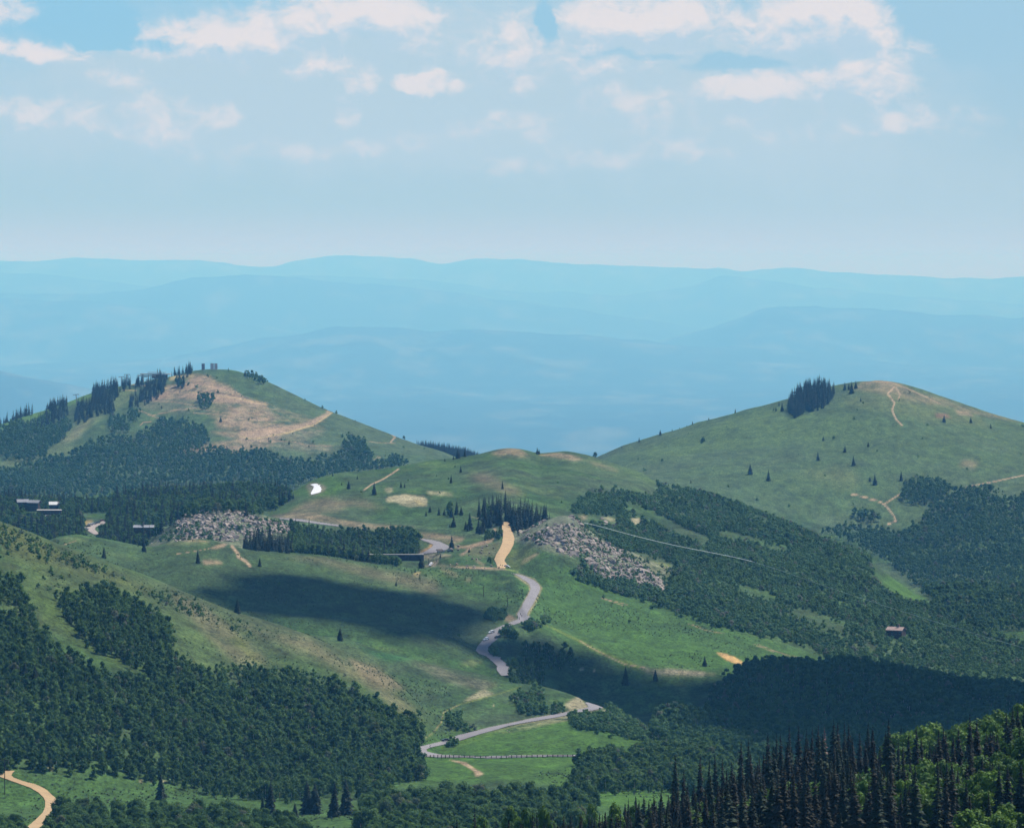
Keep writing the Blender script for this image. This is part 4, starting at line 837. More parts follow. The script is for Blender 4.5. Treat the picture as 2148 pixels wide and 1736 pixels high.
gap = [OUT2, Q('c4', [(190, 690), (300, 740), (500, 830), (620, 880), (560, 900), (330, 800), (200, 740)]), Q('c4', [(1380, 980), (1500, 1040), (1690, 1170), (1690, 1200), (1540, 1170), (1440, 1090)]),
       Q('cO', [(40, 340), (700, 380), (720, 520), (540, 520), (100, 420)]), Q('cO', [(930, 390), (1090, 390), (1090, 510), (930, 480)]), Q('cO', [(980, 930), (1100, 960), (1300, 1020), (1000, 1000)])]
n_.append(field('brush_form', 2750, 4000, 1200, 2450, 4.3, 5, HF, gap + [Q('c4', [(1480, 1310), (1570, 1320), (1580, 1370), (1490, 1370)])], -.5, .45, 1.3))
n_.append(field('aspen_form', 3000, 4000, 1350, 2300, 9, 9, HF, gap, .45, .7, 1.05))
VF = [Q('c4', [(1150, 830), (1240, 815), (1330, 808), (1480, 830), (1575, 845), (1600, 800), (1660, 760), (1700, 690), (1760, 655), (1860, 630), (1980, 625), (2040, 645), (2065, 680), (2148, 650), (2500, 640), (2600, 1600), (2148, 1400), (1900, 1300), (1710, 1215), (1690, 1150), (1560, 1040), (1450, 960), (1300, 880)])]
GR = [Q('c4', [(1545, 660), (1560, 600), (1640, 575), (1740, 580), (1785, 630), (1740, 680), (1620, 700), (1550, 690)]), Q('c4', [(1290, 750), (1340, 732), (1400, 740), (1435, 775), (1380, 787), (1300, 768)])]
GAPV = [Q('c4', [(1240, 795), (1290, 790), (1440, 795), (1500, 780), (1545, 700), (1620, 708), (1740, 692), (1800, 640), (1860, 600), (2148, 560), (2148, 635), (1980, 618), (1860, 622), (1765, 650), (1700, 685), (1655, 755), (1600, 795), (1575, 850), (1480, 835), (1330, 812)])]
n_.append(field('mixed_form', 3200, 5450, 1600, 2450, 6.0, 8, VF, GAPV, -.85, .6, 1.35))
n_.append(field('mixed_form', 4550, 5450, 1750, 2030, 5.2, 8, GR, [], None, .8, 1.3))
# left mountain woods
MF = [Q('c1', [(-300, 1080), (0, 1100), (200, 1060), (400, 1010), (560, 1000), (590, 970), (650, 930), (770, 850), (860, 835), (960, 830), (1080, 850), (1120, 800), (1230, 770), (1260, 710), (1300, 695), (1400, 700), (1480, 690), (1560, 720), (1640, 760), (1680, 860), (1600, 920), (1420, 970), (1650, 935), (1720, 915), (1780, 910), (1860, 960), (2000, 930), (2148, 940), (2148, 1180), (1500, 1200), (1100, 1250), (870, 1300), (0, 1290), (-300, 1290)]),
      Q('c2', [(0, 285), (60, 300), (150, 285), (200, 300), (340, 370), (600, 370), (640, 345), (720, 330), (820, 340), (818, 230), (850, 200), (900, 193), (1000, 225), (1050, 330), (1060, 390), (1150, 400), (1185, 360), (1260, 345), (1330, 380), (1360, 405), (1150, 430), (1000, 450), (760, 490), (560, 530), (390, 590), (0, 600)]),
      Q('c1', [(-300, 820), (0, 780), (140, 705), (240, 720), (330, 690), (400, 640), (420, 700), (330, 760), (240, 830), (100, 880), (0, 905), (-300, 950)]),
      Q('c1', [(280, 850), (320, 790), (400, 740), (480, 730), (520, 690), (580, 700), (570, 790), (480, 860), (380, 920), (370, 980), (240, 1020), (100, 1000), (0, 960), (0, 885), (150, 880)]),
      Q('c1', [(880, 700), (900, 670), (960, 660), (1050, 680), (1050, 770), (960, 790), (880, 780)]), Q('c1', [(1030, 620), (1060, 608), (1110, 610), (1125, 670), (1060, 700), (1030, 680)]),
      Q('c1', [(1580, 530), (1620, 500), (1670, 490), (1735, 530), (1700, 580), (1640, 600), (1580, 575)]), Q('c1', [(1420, 400), (1500, 370), (1490, 410), (1440, 420)]),
      Q('c1', [(1980, 330), (2060, 340), (2120, 370), (2160, 400), (2100, 395), (2020, 355)])]
n_.append(field('mixed_form', 5120, 6150, -160, 870, 6.6, 8, MF, [Q('c1', [(690, 1150), (740, 1150), (735, 1175), (700, 1175)])], None, .85, 1.45))
CF = [Q('cF', [(850, 640), (870, 560), (880, 470), (930, 480), (960, 440), (1060, 470), (1070, 330), (1120, 260), (1130, 330), (1250, 300), (1290, 270), (1400, 280), (1390, 340), (1340, 400), (1290, 450), (1320, 520), (1280, 590), (1230, 560), (1130, 600), (1000, 660), (900, 700)]),
      Q('cF', [(1470, 510), (1480, 420), (1540, 380), (1600, 330), (1680, 280), (1735, 235), (1790, 190), (1850, 120), (1880, 190), (1940, 220), (1900, 300), (1800, 400), (1690, 450), (1600, 500)]),
      Q('cF', [(530, 560), (540, 500), (600, 460), (700, 430), (760, 450), (775, 560), (740, 640), (660, 690), (600, 670), (560, 740), (420, 770), (340, 740), (420, 660), (500, 620), (560, 600)]),
      Q('cF', [(-100, 640), (0, 590), (80, 530), (150, 560), (150, 640), (60, 670), (-100, 740)]), Q('cF', [(165, 640), (170, 500), (260, 490), (360, 510), (370, 570), (260, 610)]),
      Q('cF', [(372, 565), (390, 450), (460, 420), (470, 520)]), Q('cF', [(480, 515), (500, 420), (545, 430), (560, 370), (620, 420), (720, 340), (720, 410), (640, 450), (560, 490)]),
      Q('cF', [(1240, 270), (1250, 200), (1300, 170), (1380, 170), (1400, 260), (1320, 275)]), Q('cF', [(1415, 320), (1420, 220), (1480, 190), (1500, 290)]), Q('cF', [(1565, 270), (1590, 170), (1640, 160), (1660, 210), (1620, 270)]),
      Q('cF', [(775, 390), (790, 310), (825, 330), (830, 390)]), Q('cS', [(380, 670), (390, 480), (440, 460), (520, 560), (560, 600)]), Q('cS', [(580, 600), (640, 500), (700, 540), (790, 450), (890, 500), (880, 590), (760, 610)]),
      Q('cS', [(540, 860), (530, 680), (590, 700), (620, 760), (740, 740), (740, 850), (640, 890)])]
n_.append(field('spruce_form', 5300, 6330, -160, 420, 8.5, 15, CF, [], -.75, .55, 1.25, .45))
n_.append(field('spruce_form', 6250, 6750, 840, 1015, 7, 14, [Q('c2', [(1380, 225), (1400, 208), (1470, 198), (1500, 205), (1600, 240), (1750, 270), (1930, 322), (1930, 345), (1800, 340), (1600, 310), (1500, 270)])], [], None, .5, .9, .4))
# wooded bench: spruces and aspens
HX = [Q('cH', [(280, 190), (620, 200), (780, 230), (1000, 220), (1010, 420), (700, 440), (600, 390), (280, 330)]), Q('c1', [(1070, 1585), (1250, 1585), (1250, 1640), (1070, 1635)])]
BF = [O_((-160, 1020), (0, 1035), (227, 1037), (300, 1025), (390, 1012), (450, 1005), (520, 1005), (600, 1015), (606, 1040), (560, 1060), (520, 1068), (480, 1060), (400, 1066), (345, 1090), (300, 1135), (250, 1140), (230, 1135), (150, 1128), (110, 1130), (60, 1110), (0, 1095), (-160, 1040))]
n_.append(field('spruce_form', 3180, 3960, -160, 620, 9.0, 14, BF, houses_ex, .05, .6, 1.05, .5, exc=HX))
n_.append(field('aspen_form', 3180, 3960, -160, 620, 7.0, 11, BF, houses_ex, None, .8, 1.3, .5, exc=HX))
AF = [Q('c2', [(400, 1000), (400, 885), (520, 875), (640, 895), (800, 900), (880, 855), (950, 880), (1000, 900), (1100, 930), (1250, 930), (1380, 935), (1440, 1000), (1455, 1080), (1380, 1110), (1200, 1125), (1020, 1140), (900, 1165), (700, 1135), (560, 1110), (400, 1075)])]
n_.append(field('aspen_form', 3075, 3400, 590, 900, 5.2, 10, AF, [upper, curve], None, .8, 1.2, .5))
n_.append(field('spruce_form', 3075, 3400, 590, 900, 12, 13, AF, [upper, curve], .1, .6, .9, .5))
n_.append(field('aspen_form', 3060, 3160, 750, 850, 5.0, 8, [Q('c2', [(1010, 1200), (1060, 1160), (1130, 1130), (1240, 1150), (1290, 1190), (1200, 1240), (1060, 1225)])], [], None, .7, 1, .5))
n_.append(field('spruce_form', 3030, 3200, 490, 620, 7.5, 14, [Q('cQ', [(1270, 650), (1290, 450), (1400, 520), (1480, 480), (1560, 520), (1620, 480), (1700, 600), (1750, 560), (1850, 580), (1920, 560), (1900, 690), (1700, 720), (1500, 700), (1400, 680)])], [], None, .6, 1.05, .5))
# around the junction and below the rocks
n_.append(field('spruce_form', 3300, 3620, 980, 1180, 8, 13, [Q('c3', [(830, 690), (840, 640), (920, 590), (970, 620), (1010, 640), (1060, 600), (1120, 660), (1230, 660), (1300, 690), (1400, 690), (1410, 740), (1340, 750), (1180, 790), (1150, 830), (1110, 790), (1090, 760), (1000, 740), (900, 740)])], [sandA], None, .55, 1.05, .45))
n_.append(field('aspen_form', 3250, 3620, 940, 1100, 6, 9, [Q('c3', [(480, 680), (490, 570), (540, 545), (610, 580), (650, 620), (620, 680), (540, 690)]), Q('c3', [(880, 690), (900, 640), (980, 640), (990, 700), (920, 730)]), Q('c3', [(330, 545), (340, 505), (400, 510), (440, 545), (400, 560)]), Q('c3', [(980, 900), (990, 840), (1030, 790), (1045, 850), (1040, 900), (1000, 915)]), Q('c3', [(880, 880), (900, 840), (960, 850), (965, 885), (920, 890)])], [], None, .6, 1.0, .45))
n_.append(field('brush_form', 2850, 3150, 1180, 1380, 3.6, 4.5, [Q('c3', [(1590, 1165), (1610, 1140), (1700, 1150), (1790, 1195), (1900, 1245), (2000, 1235), (2148, 1275), (2300, 1310), (2300, 1380), (2148, 1360), (1950, 1320), (1800, 1280), (1640, 1225)])], [], None, .7, 1.3, .4))
n_.append(field('aspen_form', 2560, 2760, 1040, 1240, 5.0, 7, [Q('c6', [(865, 370), (870, 330), (900, 295), (1000, 280), (1150, 310), (1170, 370), (1080, 395), (1000, 405), (900, 395)]), Q('c6', [(810, 470), (812, 430), (840, 415), (930, 400), (1000, 440), (970, 490), (850, 490)])], [], None, .55, 1, .45))
n_.append(field('brush_form', 2550, 2900, 1000, 1260, 3.6, 4, [Q('c6', [(690, 130), (720, 110), (790, 115), (806, 145), (760, 165), (700, 160)]), Q('c6', [(780, 240), (775, 205), (830, 205), (880, 250), (830, 250)]), Q('c6', [(715, 340), (730, 305), (770, 320), (790, 350), (740, 350)]), Q('c6', [(790, 380), (870, 350), (900, 380), (860, 395)]), Q('c6', [(975, 150), (1010, 150), (1015, 175), (985, 172)]), Q('c6', [(870, 190), (930, 165), (975, 180), (960, 210), (900, 200)])], [roadU], None, .6, 1.1, .4))
n_.append(field('brush_form', 2260, 2560, 920, 1450, 3.4, 4, [Q('c6', [(510, 690), (515, 640), (545, 640), (590, 680), (580, 715), (540, 710)]), Q('c6', [(595, 725), (600, 700), (640, 700), (650, 725)]), Q('c6', [(1040, 640), (1040, 610), (1080, 595), (1110, 620), (1100, 640)]), Q('c6', [(860, 610), (920, 590), (1010, 600), (1020, 630), (900, 625)]), Q('c6', [(1115, 680), (1120, 640), (1150, 640), (1185, 665), (1200, 690), (1150, 690)]), Q('c6', [(1300, 640), (1330, 610), (1380, 640), (1400, 680), (1340, 660)]),
      Q('c6', [(490, 820), (500, 785), (530, 775), (570, 800), (572, 835), (520, 832)]), Q('c6', [(820, 575), (850, 540), (960, 520), (1000, 560), (900, 590)]), Q('c6', [(1180, 640), (1300, 650), (1450, 690), (1540, 760), (1480, 770), (1300, 720), (1180, 700)])], [roadL], None, .6, 1.15, .35))
n_.append(field('brush_form', 3100, 3400, 290, 660, 6, 3, [Q('cQ', [(100, 600), (380, 330), (850, 190), (1250, 230), (1850, 340), (1850, 480), (1300, 560), (700, 590)])], [], -.3, .3, .8, .3))
n_.append(field('brush_form', 3040, 3330, 1040, 1440, 6, 3, [OUT2, Q('c3', [(1120, 850), (1290, 760), (1390, 790), (1380, 950), (1140, 900)])], [], -.15, .3, .75, .3))
# loose scrub on open slopes
n_.append(field('brush_form', 2150, 2480, -160, 520, 5.0, 3.5, [O_((-160, 1050), (60, 1120), (200, 1180), (330, 1235), (430, 1275), (440, 1330), (300, 1300), (150, 1240), (0, 1215), (-160, 1200))], [], .5, .25, .7, .3))
SLOPE = [O_((-160, 1060), (60, 1120), (300, 1210), (560, 1310), (727, 1372), (860, 1465), (900, 1520), (880, 1560), (700, 1420), (500, 1400), (300, 1300), (-160, 1300))]
n_.append(field('brush_form', 2080, 2480, -160, 920, 9, 3, SLOPE, [], .85, .2, .6, .3))
n_.append(field('brush_form', 2600, 3060, 100, 1100, 48, 3, [O_((100, 1140), (1060, 1200), (1060, 1380), (600, 1330), (100, 1190))], roads_ex, .35, .25, .55, .3))
n_.append(field('brush_form', 2700, 4050, 560, 1700, 60, 3, [O_((560, 1080), (1080, 945), (1500, 1040), (1740, 1380), (1500, 1410), (1100, 1290), (700, 1120))], roads_ex + [OUT2], .3, .3, .7, .3))
n_.append(field('brush_form', 4600, 5650, 1250, 2250, 62, 3, [O_((1250, 970), (1850, 800), (2250, 920), (2250, 1060), (1850, 1110), (1600, 1070))], [], .25, .4, 1.1, .3))
n_.append(field('brush_form', 5400, 6100, 300, 960, 42, 3, [O_((300, 800), (480, 775), (960, 960), (700, 970), (500, 930), (350, 880))], [], .3, .4, 1.1, .3))
for (a_, b_, c_, d_, sp_, pl_, th_) in ((1960, 2500, -160, 950, 3.4, SLOPE + [O_((560, 1310), (1200, 1455), (1260, 1490), (900, 1560))], .35), (2580, 3060, 100, 1160, 4.0, [O_((100, 1135), (1060, 1195), (1150, 1260), (1000, 1400), (500, 1300), (100, 1180))], .35),
                                       (2700, 3400, 1060, 1760, 4.4, [O_((1090, 1195), (1260, 1210), (1450, 1290), (1760, 1385), (1520, 1420), (1350, 1405), (1100, 1300))], .45),
                                       (1500, 2250, -100, 1400, 3.6, [O_((-100, 1600), (400, 1640), (800, 1700), (1400, 1560), (1400, 1760), (-100, 1760))], .2)):
    n_.append(field('sage_form', a_, b_, c_, d_, sp_, 1, pl_, [roadU, roadL, sandA, dirtL], th_, .25, .8, .3))
# rocks of the two outcrops
def rocks(y0, y1, u0, u1, sp, polys, thr, smin, smax, excl=()):
    n = field('rock_piece', y0, y1, u0, u1, sp, 2, polys, excl, thr, smin, smax, .3)
    R_ = FIELDS['rock_piece'][2][-1]; R_ *= rng.uniform(.45, 1.5, (len(R_), 1)) ** 1.5; R_[:, 2] *= rng.uniform(.7, 1.3, len(R_))
    FIELDS['rock_piece'][1][-1][:, :2] = rng.uniform(-.5, .5, (n, 2)); return n
R1 = [Q('cQ', [(380, 580), (400, 500), (360, 400), (390, 320), (470, 270), (600, 210), (700, 200), (850, 175), (1000, 172), (1150, 180), (1250, 220), (1400, 270), (1550, 310), (1700, 330), (1820, 330), (1880, 430), (1850, 480), (1650, 500), (1300, 570), (1100, 590), (700, 590)])]
R2 = [Q('cO', [(-500, 760), (-420, 560), (-300, 480), (-160, 420), (-60, 330), (0, 330), (100, 400), (160, 520), (160, 620), (350, 740), (500, 780), (600, 860), (800, 910), (900, 1000), (1050, 1100), (1150, 1200), (1300, 1310), (1400, 1400), (1470, 1530), (1430, 1580), (1200, 1550), (1040, 1470), (880, 1400), (740, 1430), (560, 1350), (350, 1310), (330, 1200), (170, 1130), (300, 1040), (200, 960), (0, 1000), (-160, 960), (-330, 860)]),
      Q('c3', [(1120, 850), (1180, 815), (1290, 760), (1340, 750), (1390, 790), (1380, 850), (1380, 950), (1290, 920), (1200, 890), (1140, 900)])]
n_.append(rocks(3120, 3380, 300, 660, 3.4, R1, -.9, .8, 2.0)); n_.append(rocks(3120, 3380, 300, 660, 2.2, R1, -.5, .35, .9))
n_.append(rocks(3050, 3330, 1040, 1420, 3.6, R2, -.3, .8, 2.4)); n_.append(rocks(3050, 3330, 1040, 1420, 2.1, R2, -.25, .4, 1.0))
n_.append(rocks(3050, 3330, 1200, 1440, 5, [Q('cO', [(900, 950), (1250, 1030), (1640, 1190), (1600, 1330), (1400, 1330), (1150, 1180), (950, 1020)])], .0, .4, .8))
n_.append(rocks(3130, 3300, 290, 400, 5, [Q('cQ', [(0, 640), (50, 580), (380, 320), (400, 600), (300, 590)])], .0, .4, .9))
n_.append(rocks(2900, 3300, 900, 1100, 6, [Q('cP', [(850, 470), (1300, 470), (1500, 600), (1500, 640), (900, 640), (650, 600)]), Q('cP', [(280, 370), (360, 350), (360, 395), (290, 400)])], .2, .3, .8, [sandA]))
n_.append(rocks(5700, 6080, 470, 640, 9, [Q('c1', [(1840, 280), (1980, 340), (2148, 400), (2148, 440), (2000, 380), (1860, 300)])], .1, .7, 1.6))
n_.append(rocks(3300, 4200, 1230, 1700, 5, [Q('c4', [(790, 1090), (830, 1105), (885, 1140), (880, 1150), (830, 1125)]), Q('c4', [(50, 770), (130, 790), (150, 805), (100, 808)])], -.5, 1, 2.2))
n_.append(rocks(2300, 2560, 1180, 1230, 3, [Q('c6', [(1095, 592), (1165, 548), (1215, 600), (1205, 622), (1130, 632)])], .1, .4, 1.0, [roadL]))
n_.append(rocks(2230, 2460, 1030, 1200, 3, [Q('c6', [(740, 725), (900, 695), (1110, 652), (1125, 668), (900, 718), (790, 738)])], .3, .3, .7, [roadL]))
# ---------------------------------------------------------------- cumulus overhead whose shade falls on the valley
M_CLOUD = mat_plain('cloud_white', (.85, .86, .88), 1.0, .03, .01, .0)
def cloud(label, outlines, h0, sp=46., seed=1):
    """outlines: ground places (x, y, z) rings that lie in its shade; the cloud hangs where the sun's rays to them pass height h0"""
    R = np.random.default_rng(seed); V_ = []; F_ = []; n0 = 0; iv, fi = _ico(); iv = np.array(iv)
    # subdivide once for rounder billows
    mid = {}; vv_ = [tuple(p) for p in iv]; ff = []
    def mp_(a, b_):
        k_ = (min(a, b_), max(a, b_))
        if k_ not in mid:
            p = np.array(vv_[a]) + np.array(vv_[b_]); p /= np.linalg.norm(p); mid[k_] = len(vv_); vv_.append(tuple(p))
        return mid[k_]
    for a, b_, c_ in fi:
        x, y, z = mp_(a, b_), mp_(b_, c_), mp_(c_, a); ff += [(a, x, z), (b_, y, x), (c_, z, y), (x, y, z)]
    S = np.array(vv_); FF = np.array(ff)
    for ring in outlines:
        ring = np.asarray(ring); t_ = (h0 - ring[:, 2]) / SUND.z; P = ring + np.outer(t_, np.array(SUND)); poly = [tuple(p) for p in P[:, :2]]
        x0, y0 = P[:, 0].min(), P[:, 1].min(); x1, y1 = P[:, 0].max(), P[:, 1].max()
        gx, gy = np.meshgrid(np.arange(x0, x1, sp), np.arange(y0, y1, sp)); gx = gx.ravel() + R.uniform(-.3, .3, gx.size) * sp; gy = gy.ravel() + R.uniform(-.3, .3, gy.size) * sp
        k_ = inside(gx, gy, poly); gx, gy = gx[k_], gy[k_]
        d_ = pdist(gx, gy, poly + [poly[0]]); k_ = d_ > sp * .5; gx, gy, d_ = gx[k_], gy[k_], d_[k_]
        for x, y, dd in zip(gx, gy, d_):
            r = sp * (.72 + min(dd, 160) / 160 * .5) * R.uniform(.85, 1.2); lift = min(dd, 200) * R.uniform(.1, .8)
            for q in (0, 1) if dd > 60 else (0,):
                p = S * (r * np.array([1, 1, .8])) * (1 + .12 * R.standard_normal((len(S), 1))) + [x, y, h0 + (lift + 20 if q else 0)]
                V_.append(p); F_.append(FF + n0); n0 += len(S)
    me = mesh_np('cloud', np.concatenate(V_), np.concatenate(F_), True)
    return tag(mk('cloud', me, M_CLOUD), label, 'cloud', 'cumulus clouds high over the valley')
def gu(pts):    # (u, y) places on the ground
    out = []
    for u, y in pts:
        x = y * (u - UC) / F0; out.append((x, y, float(zat(x, y)[0])))
    return out
S1 = [(1040, 2800), (1085, 2822), (1110, 2806), (1150, 2775), (1200, 2743), (1270, 2712), (1350, 2692), (1440, 2676), (1520, 2674), (1600, 2700), (1750, 2730), (1900, 2770), (2148, 2790), (2500, 2800), (2500, 1980), (2148, 2000), (1700, 2060), (1560, 2150), (1480, 2330), (1400, 2410), (1340, 2450), (1310, 2480), (1250, 2530), (1180, 2565), (1110, 2612), (1050, 2640), (1010, 2690), (1000, 2760)]
TL = ground(*zip(*O_((1040, 1400), (1000, 1385), (985, 1362), (1000, 1335), (1030, 1312), (1068, 1298), (1105, 1297), (1135, 1316), (1180, 1338), (1230, 1368), (1300, 1392), (1360, 1404), (1440, 1412), (1510, 1419))), 2560, 3000)
S1P = np.concatenate([TL, np.array(gu(S1[9:-3]))])
cloud('large white cumulus over the shaded wood right of the road', [S1P], 2500, 32, 3)
S2 = ground(*zip(*O_((300, 1222), (400, 1212), (480, 1198), (560, 1194), (633, 1203), (737, 1226), (842, 1240), (946, 1249), (1011, 1266), (1045, 1284), (1066, 1300), (1045, 1335), (1025, 1385), (980, 1368), (930, 1354), (860, 1341), (740, 1322), (640, 1306), (540, 1297), (430, 1262), (340, 1232))), 2500, 3300)
cloud('long narrow cumulus over the shaded shoulder left of the road', [S2], 2500, 30, 5)
S3 = ground(*zip(*O_((-200, 1190), (40, 1180), (110, 1240), (180, 1330), (300, 1420), (420, 1470), (430, 1560), (300, 1600), (0, 1590), (-200, 1590))), 1850, 2600)
S4 = ground(*zip(*O_((120, 1660), (400, 1690), (760, 1720), (780, 1660), (950, 1640), (1180, 1650), (1250, 1740), (900, 1800), (100, 1800))), 1400, 2200)

# ---------------------------------------------------------------- single trees
def crown_mesh(mb, name, mat): return mb.mesh(name, [mat])
SPN = []      # near spruces: tall spires with parts
for i in range(5):
    h = 22.; SPN.append((crown_mesh(spruce_crown(h, (3.0, 3.4, 2.7, 3.7, 3.1)[i], 201 + i, 34, 14, (.04, .08, .03, .06, .1)[i], (1., 1.15, .95, 1.05, 1.2)[i]), 'spruce_crown', (M_SPRF, M_SPR, M_SPRF, M_SPR, M_SPRF)[i]), trunk_mesh('spruce_trunk', 20.5, .3, M_BARK)))
SPD = (crown_mesh(spruce_crown(22, 2.6, 231, 26, 12, .1, 1., True), 'dead_crown', M_DEAD), trunk_mesh('spruce_trunk', 21, .3, M_BARK))
SPF = [crown_mesh(spruce_crown(16, (4.3, 4.9, 3.7)[i], 241 + i, 20, 13, .02, .9), 'spruce_crown', M_SPR) for i in range(3)]
SPM = [(crown_mesh(spruce_crown(20, (5.2, 5.8, 4.6)[i], 251 + i, 28, 15, .02, .9), 'spruce_crown', M_SPR), trunk_mesh('spruce_trunk', 18, .32, M_BARK)) for i in range(3)]
ASN = [(crown_mesh(leafy_crown(12, 3.1 * (1, .85, 1.15, .95)[i], 261 + i, 22, 46, .30, .18, 1.25), 'aspen_crown', M_ASPB), limb_mesh('aspen_trunk', 10, .18, 5 + i, M_BARKW)) for i in range(4)]
ASK = [(crown_mesh(leafy_crown(12, 4.3 * (1, .85, 1.15, .95)[i], 271 + i, 14, 50, .45, .12, 1.0), 'aspen_crown', M_ASPD), limb_mesh('aspen_trunk', 10, .2, 15 + i, M_BARKW)) for i in range(4)]
def place(name, cat, label, group, crown, trunk, loc, s_, rz=None, wid=1.0):
    """a tree as a thing of its own: trunk and crown under an empty; far small ones are one mesh"""
    rz = rng.uniform(0, 6.28) if rz is None else rz
    if trunk is None:
        o = link(bpy.data.objects.new(name, crown))
    else:
        o = link(bpy.data.objects.new(name, None)); o.empty_display_size = .5
        link(bpy.data.objects.new('crown', crown), o); link(bpy.data.objects.new('trunk', trunk), o)
    o.location = loc; o.rotation_euler = (rng.uniform(-.03, .03), rng.uniform(-.03, .03), rz); o.scale = (s_ * wid, s_ * wid, s_)
    return tag(o, label, cat, group)
def on(u, v, ymin=700, ymax=8000):
    p = ground([u], [v], ymin, ymax)[0]
    if not np.isfinite(p).all(): p = ground([u], [v + 4], ymin, ymax)[0]
    return p
ORD = ['first', 'second', 'third', 'fourth', 'fifth', 'sixth', 'seventh', 'eighth', 'ninth', 'tenth', 'eleventh', 'twelfth', 'thirteenth', 'fourteenth', 'fifteenth', 'sixteenth', 'seventeenth', 'eighteenth', 'nineteenth', 'twentieth']
def lone(c, lst, where, ymin, ymax, near=False, broad=(), fixed=()):
    """lst of (x, base y, height) in crop units; numbered from the left within their place"""
    L = []
    for i, (x, yb, h) in enumerate(lst):
        (u, v), = Q(c, [(x, yb)]); L.append((u, v, h * CROPS[c][2], i))
    L.sort(); n = len(L); hs = sorted(l[2] for l in L)
    for k_, (u, v, hp, i) in enumerate(L):
        p = on(u, v, ymin, ymax)
        if not np.isfinite(p).all(): print('MISS', c, lst[i]); continue
        hm_ = hp / F0 * p[1]
        size = 'tall' if hp >= hs[int(n * .7)] else 'small' if hp < hs[int(n * .35)] else 'middling'
        b_ = i in broad
        pos = (ORD[k_] + ' from the left') if k_ < len(ORD) and k_ < n / 2 + 1 else (ORD[n - 1 - k_] + ' from the right') if n - 1 - k_ < len(ORD) and n > 1 else ORD[min(k_, 19)] + ' from the left'
        if k_ == 0: pos = 'leftmost'
        if k_ == n - 1: pos = 'rightmost'
        if n == 1: pos = ''
        lab = fixed[i] if i < len(fixed) else f"{size} {'bushy' if b_ else 'dark'} tree {where}" + (f', {pos}' if pos else '')
        if b_: place('round_tree', 'tree', lab, None, ASK[i % 4][0], None, (p[0], p[1], p[2] - hm_ * .08), hm_ / 12.5)
        elif near: q = SPM[i % 3]; place('spruce_tree', 'spruce', lab, None, q[0], q[1], p, hm_ / 19)
        else: place('spruce_tree', 'spruce', lab, None, SPF[i % 3], None, p, hm_ / 14.6, wid=rng.uniform(.85, 1.1))
lone('c2', [(1082, 655, 95), (875, 608, 62), (945, 530, 30), (820, 578, 25), (747, 505, 25), (430, 688, 45), (345, 730, 85)], 'on the green slope near the snow patch', 3300, 4300)
lone('c2', [(1297, 598, 48), (1325, 598, 35), (1700, 560, 62), (1778, 475, 52), (1732, 432, 20), (2115, 608, 62)], 'on open grass above the pale gravel mound', 3000, 4300)
lone('c2', [(1720, 370, 32), (1755, 362, 75), (1812, 350, 65), (1650, 385, 25)], 'on the saddle skyline left of the round hilltop', 3600, 5000)
lone('c2', [(1498, 826, 40), (1530, 795, 50), (1602, 820, 60), (1645, 818, 45), (1703, 836, 75), (1745, 815, 100), (1783, 820, 70)], 'in the row just below the gravel mound', 2900, 4300)
lone('c2', [(1720, 915, 85), (1690, 915, 25), (1852, 940, 130), (1820, 935, 65), (1838, 948, 45)], 'on grass between the mound and the sandy road', 2900, 4300)
lone('c3', [(845, 855, 100), (868, 862, 80), (885, 855, 110), (915, 815, 85), (940, 815, 90), (1005, 760, 150), (1025, 880, 90)], 'in the knot beside the sandy road', 2900, 4300)
lone('c3', [(1155, 815, 140), (1125, 800, 150), (1175, 810, 120), (1085, 760, 110)], 'close beside the sandy road top', 2900, 4300)
lone('c3', [(1320, 222, 52), (1335, 220, 40)], 'of the skyline pair right of the round hilltop', 3600, 5000)
lone('c3', [(1787, 242, 62)], '', 4600, 6500, broad=(0,), fixed=('lone round tree at the left foot of the right mountain skyline',))
lone('cP', [(835, 325, 190), (1112, 392, 70), (650, 478, 70)], 'around the road junction', 2900, 3500)
lone('cP', [(1440, 585, 150)], '', 2900, 3500, broad=(0,), fixed=('bushy tree with a dark shadow beside the lower end of the sandy road',))
lone('cP', [(345, 645, 215), (75, 685, 45), (245, 712, 60), (190, 722, 40)], 'below the dark retaining wall', 2700, 3400)
lone('c3', [(1507, 1175, 22)], '', 2700, 3300, fixed=('tiny dark tree on grass below the right rock knoll',))
lone('c4', [(258, 402, 22), (362, 360, 26), (420, 342, 14), (520, 308, 18), (600, 286, 14), (730, 250, 20), (172, 422, 12), (492, 318, 8), (457, 328, 8)], 'along the left skyline of the right mountain', 4600, 6500)
lone('c4', [(570, 415, 42), (804, 560, 48), (893, 592, 50)], 'on the lower left face of the right mountain', 4300, 6500, broad=(0,))
lone('c4', [(1137, 492, 40), (1268, 452, 30), (1311, 517, 44), (1383, 425, 24), (1162, 396, 22), (961, 358, 10), (783, 384, 9), (687, 330, 8), (727, 308, 8), (1041, 465, 9)], 'on the middle face of the right mountain', 4300, 6500)
lone('c4', [(1416, 612, 48), (1391, 595, 26), (1545, 592, 46)], 'near the round grove on the right mountain', 4300, 6500)
lone('c4', [(1346, 203, 20), (1268, 147, 36), (1302, 164, 54), (1322, 140, 36), (1288, 145, 30)], 'just left of the bare right summit', 4600, 6500)
lone('c4', [(1755, 305, 36), (1887, 308, 28), (1985, 335, 24)], 'on the slope right of the summit trail', 4600, 6500)
lone('c4', [(960, 252, 42), (930, 250, 20), (918, 248, 16), (945, 225, 20)], 'just left of the dense summit grove', 4600, 6500)
lone('c4', [(1110, 252, 45), (1158, 238, 40), (1185, 215, 34), (1135, 248, 22)], 'under the lower edge of the summit grove', 4600, 6500)
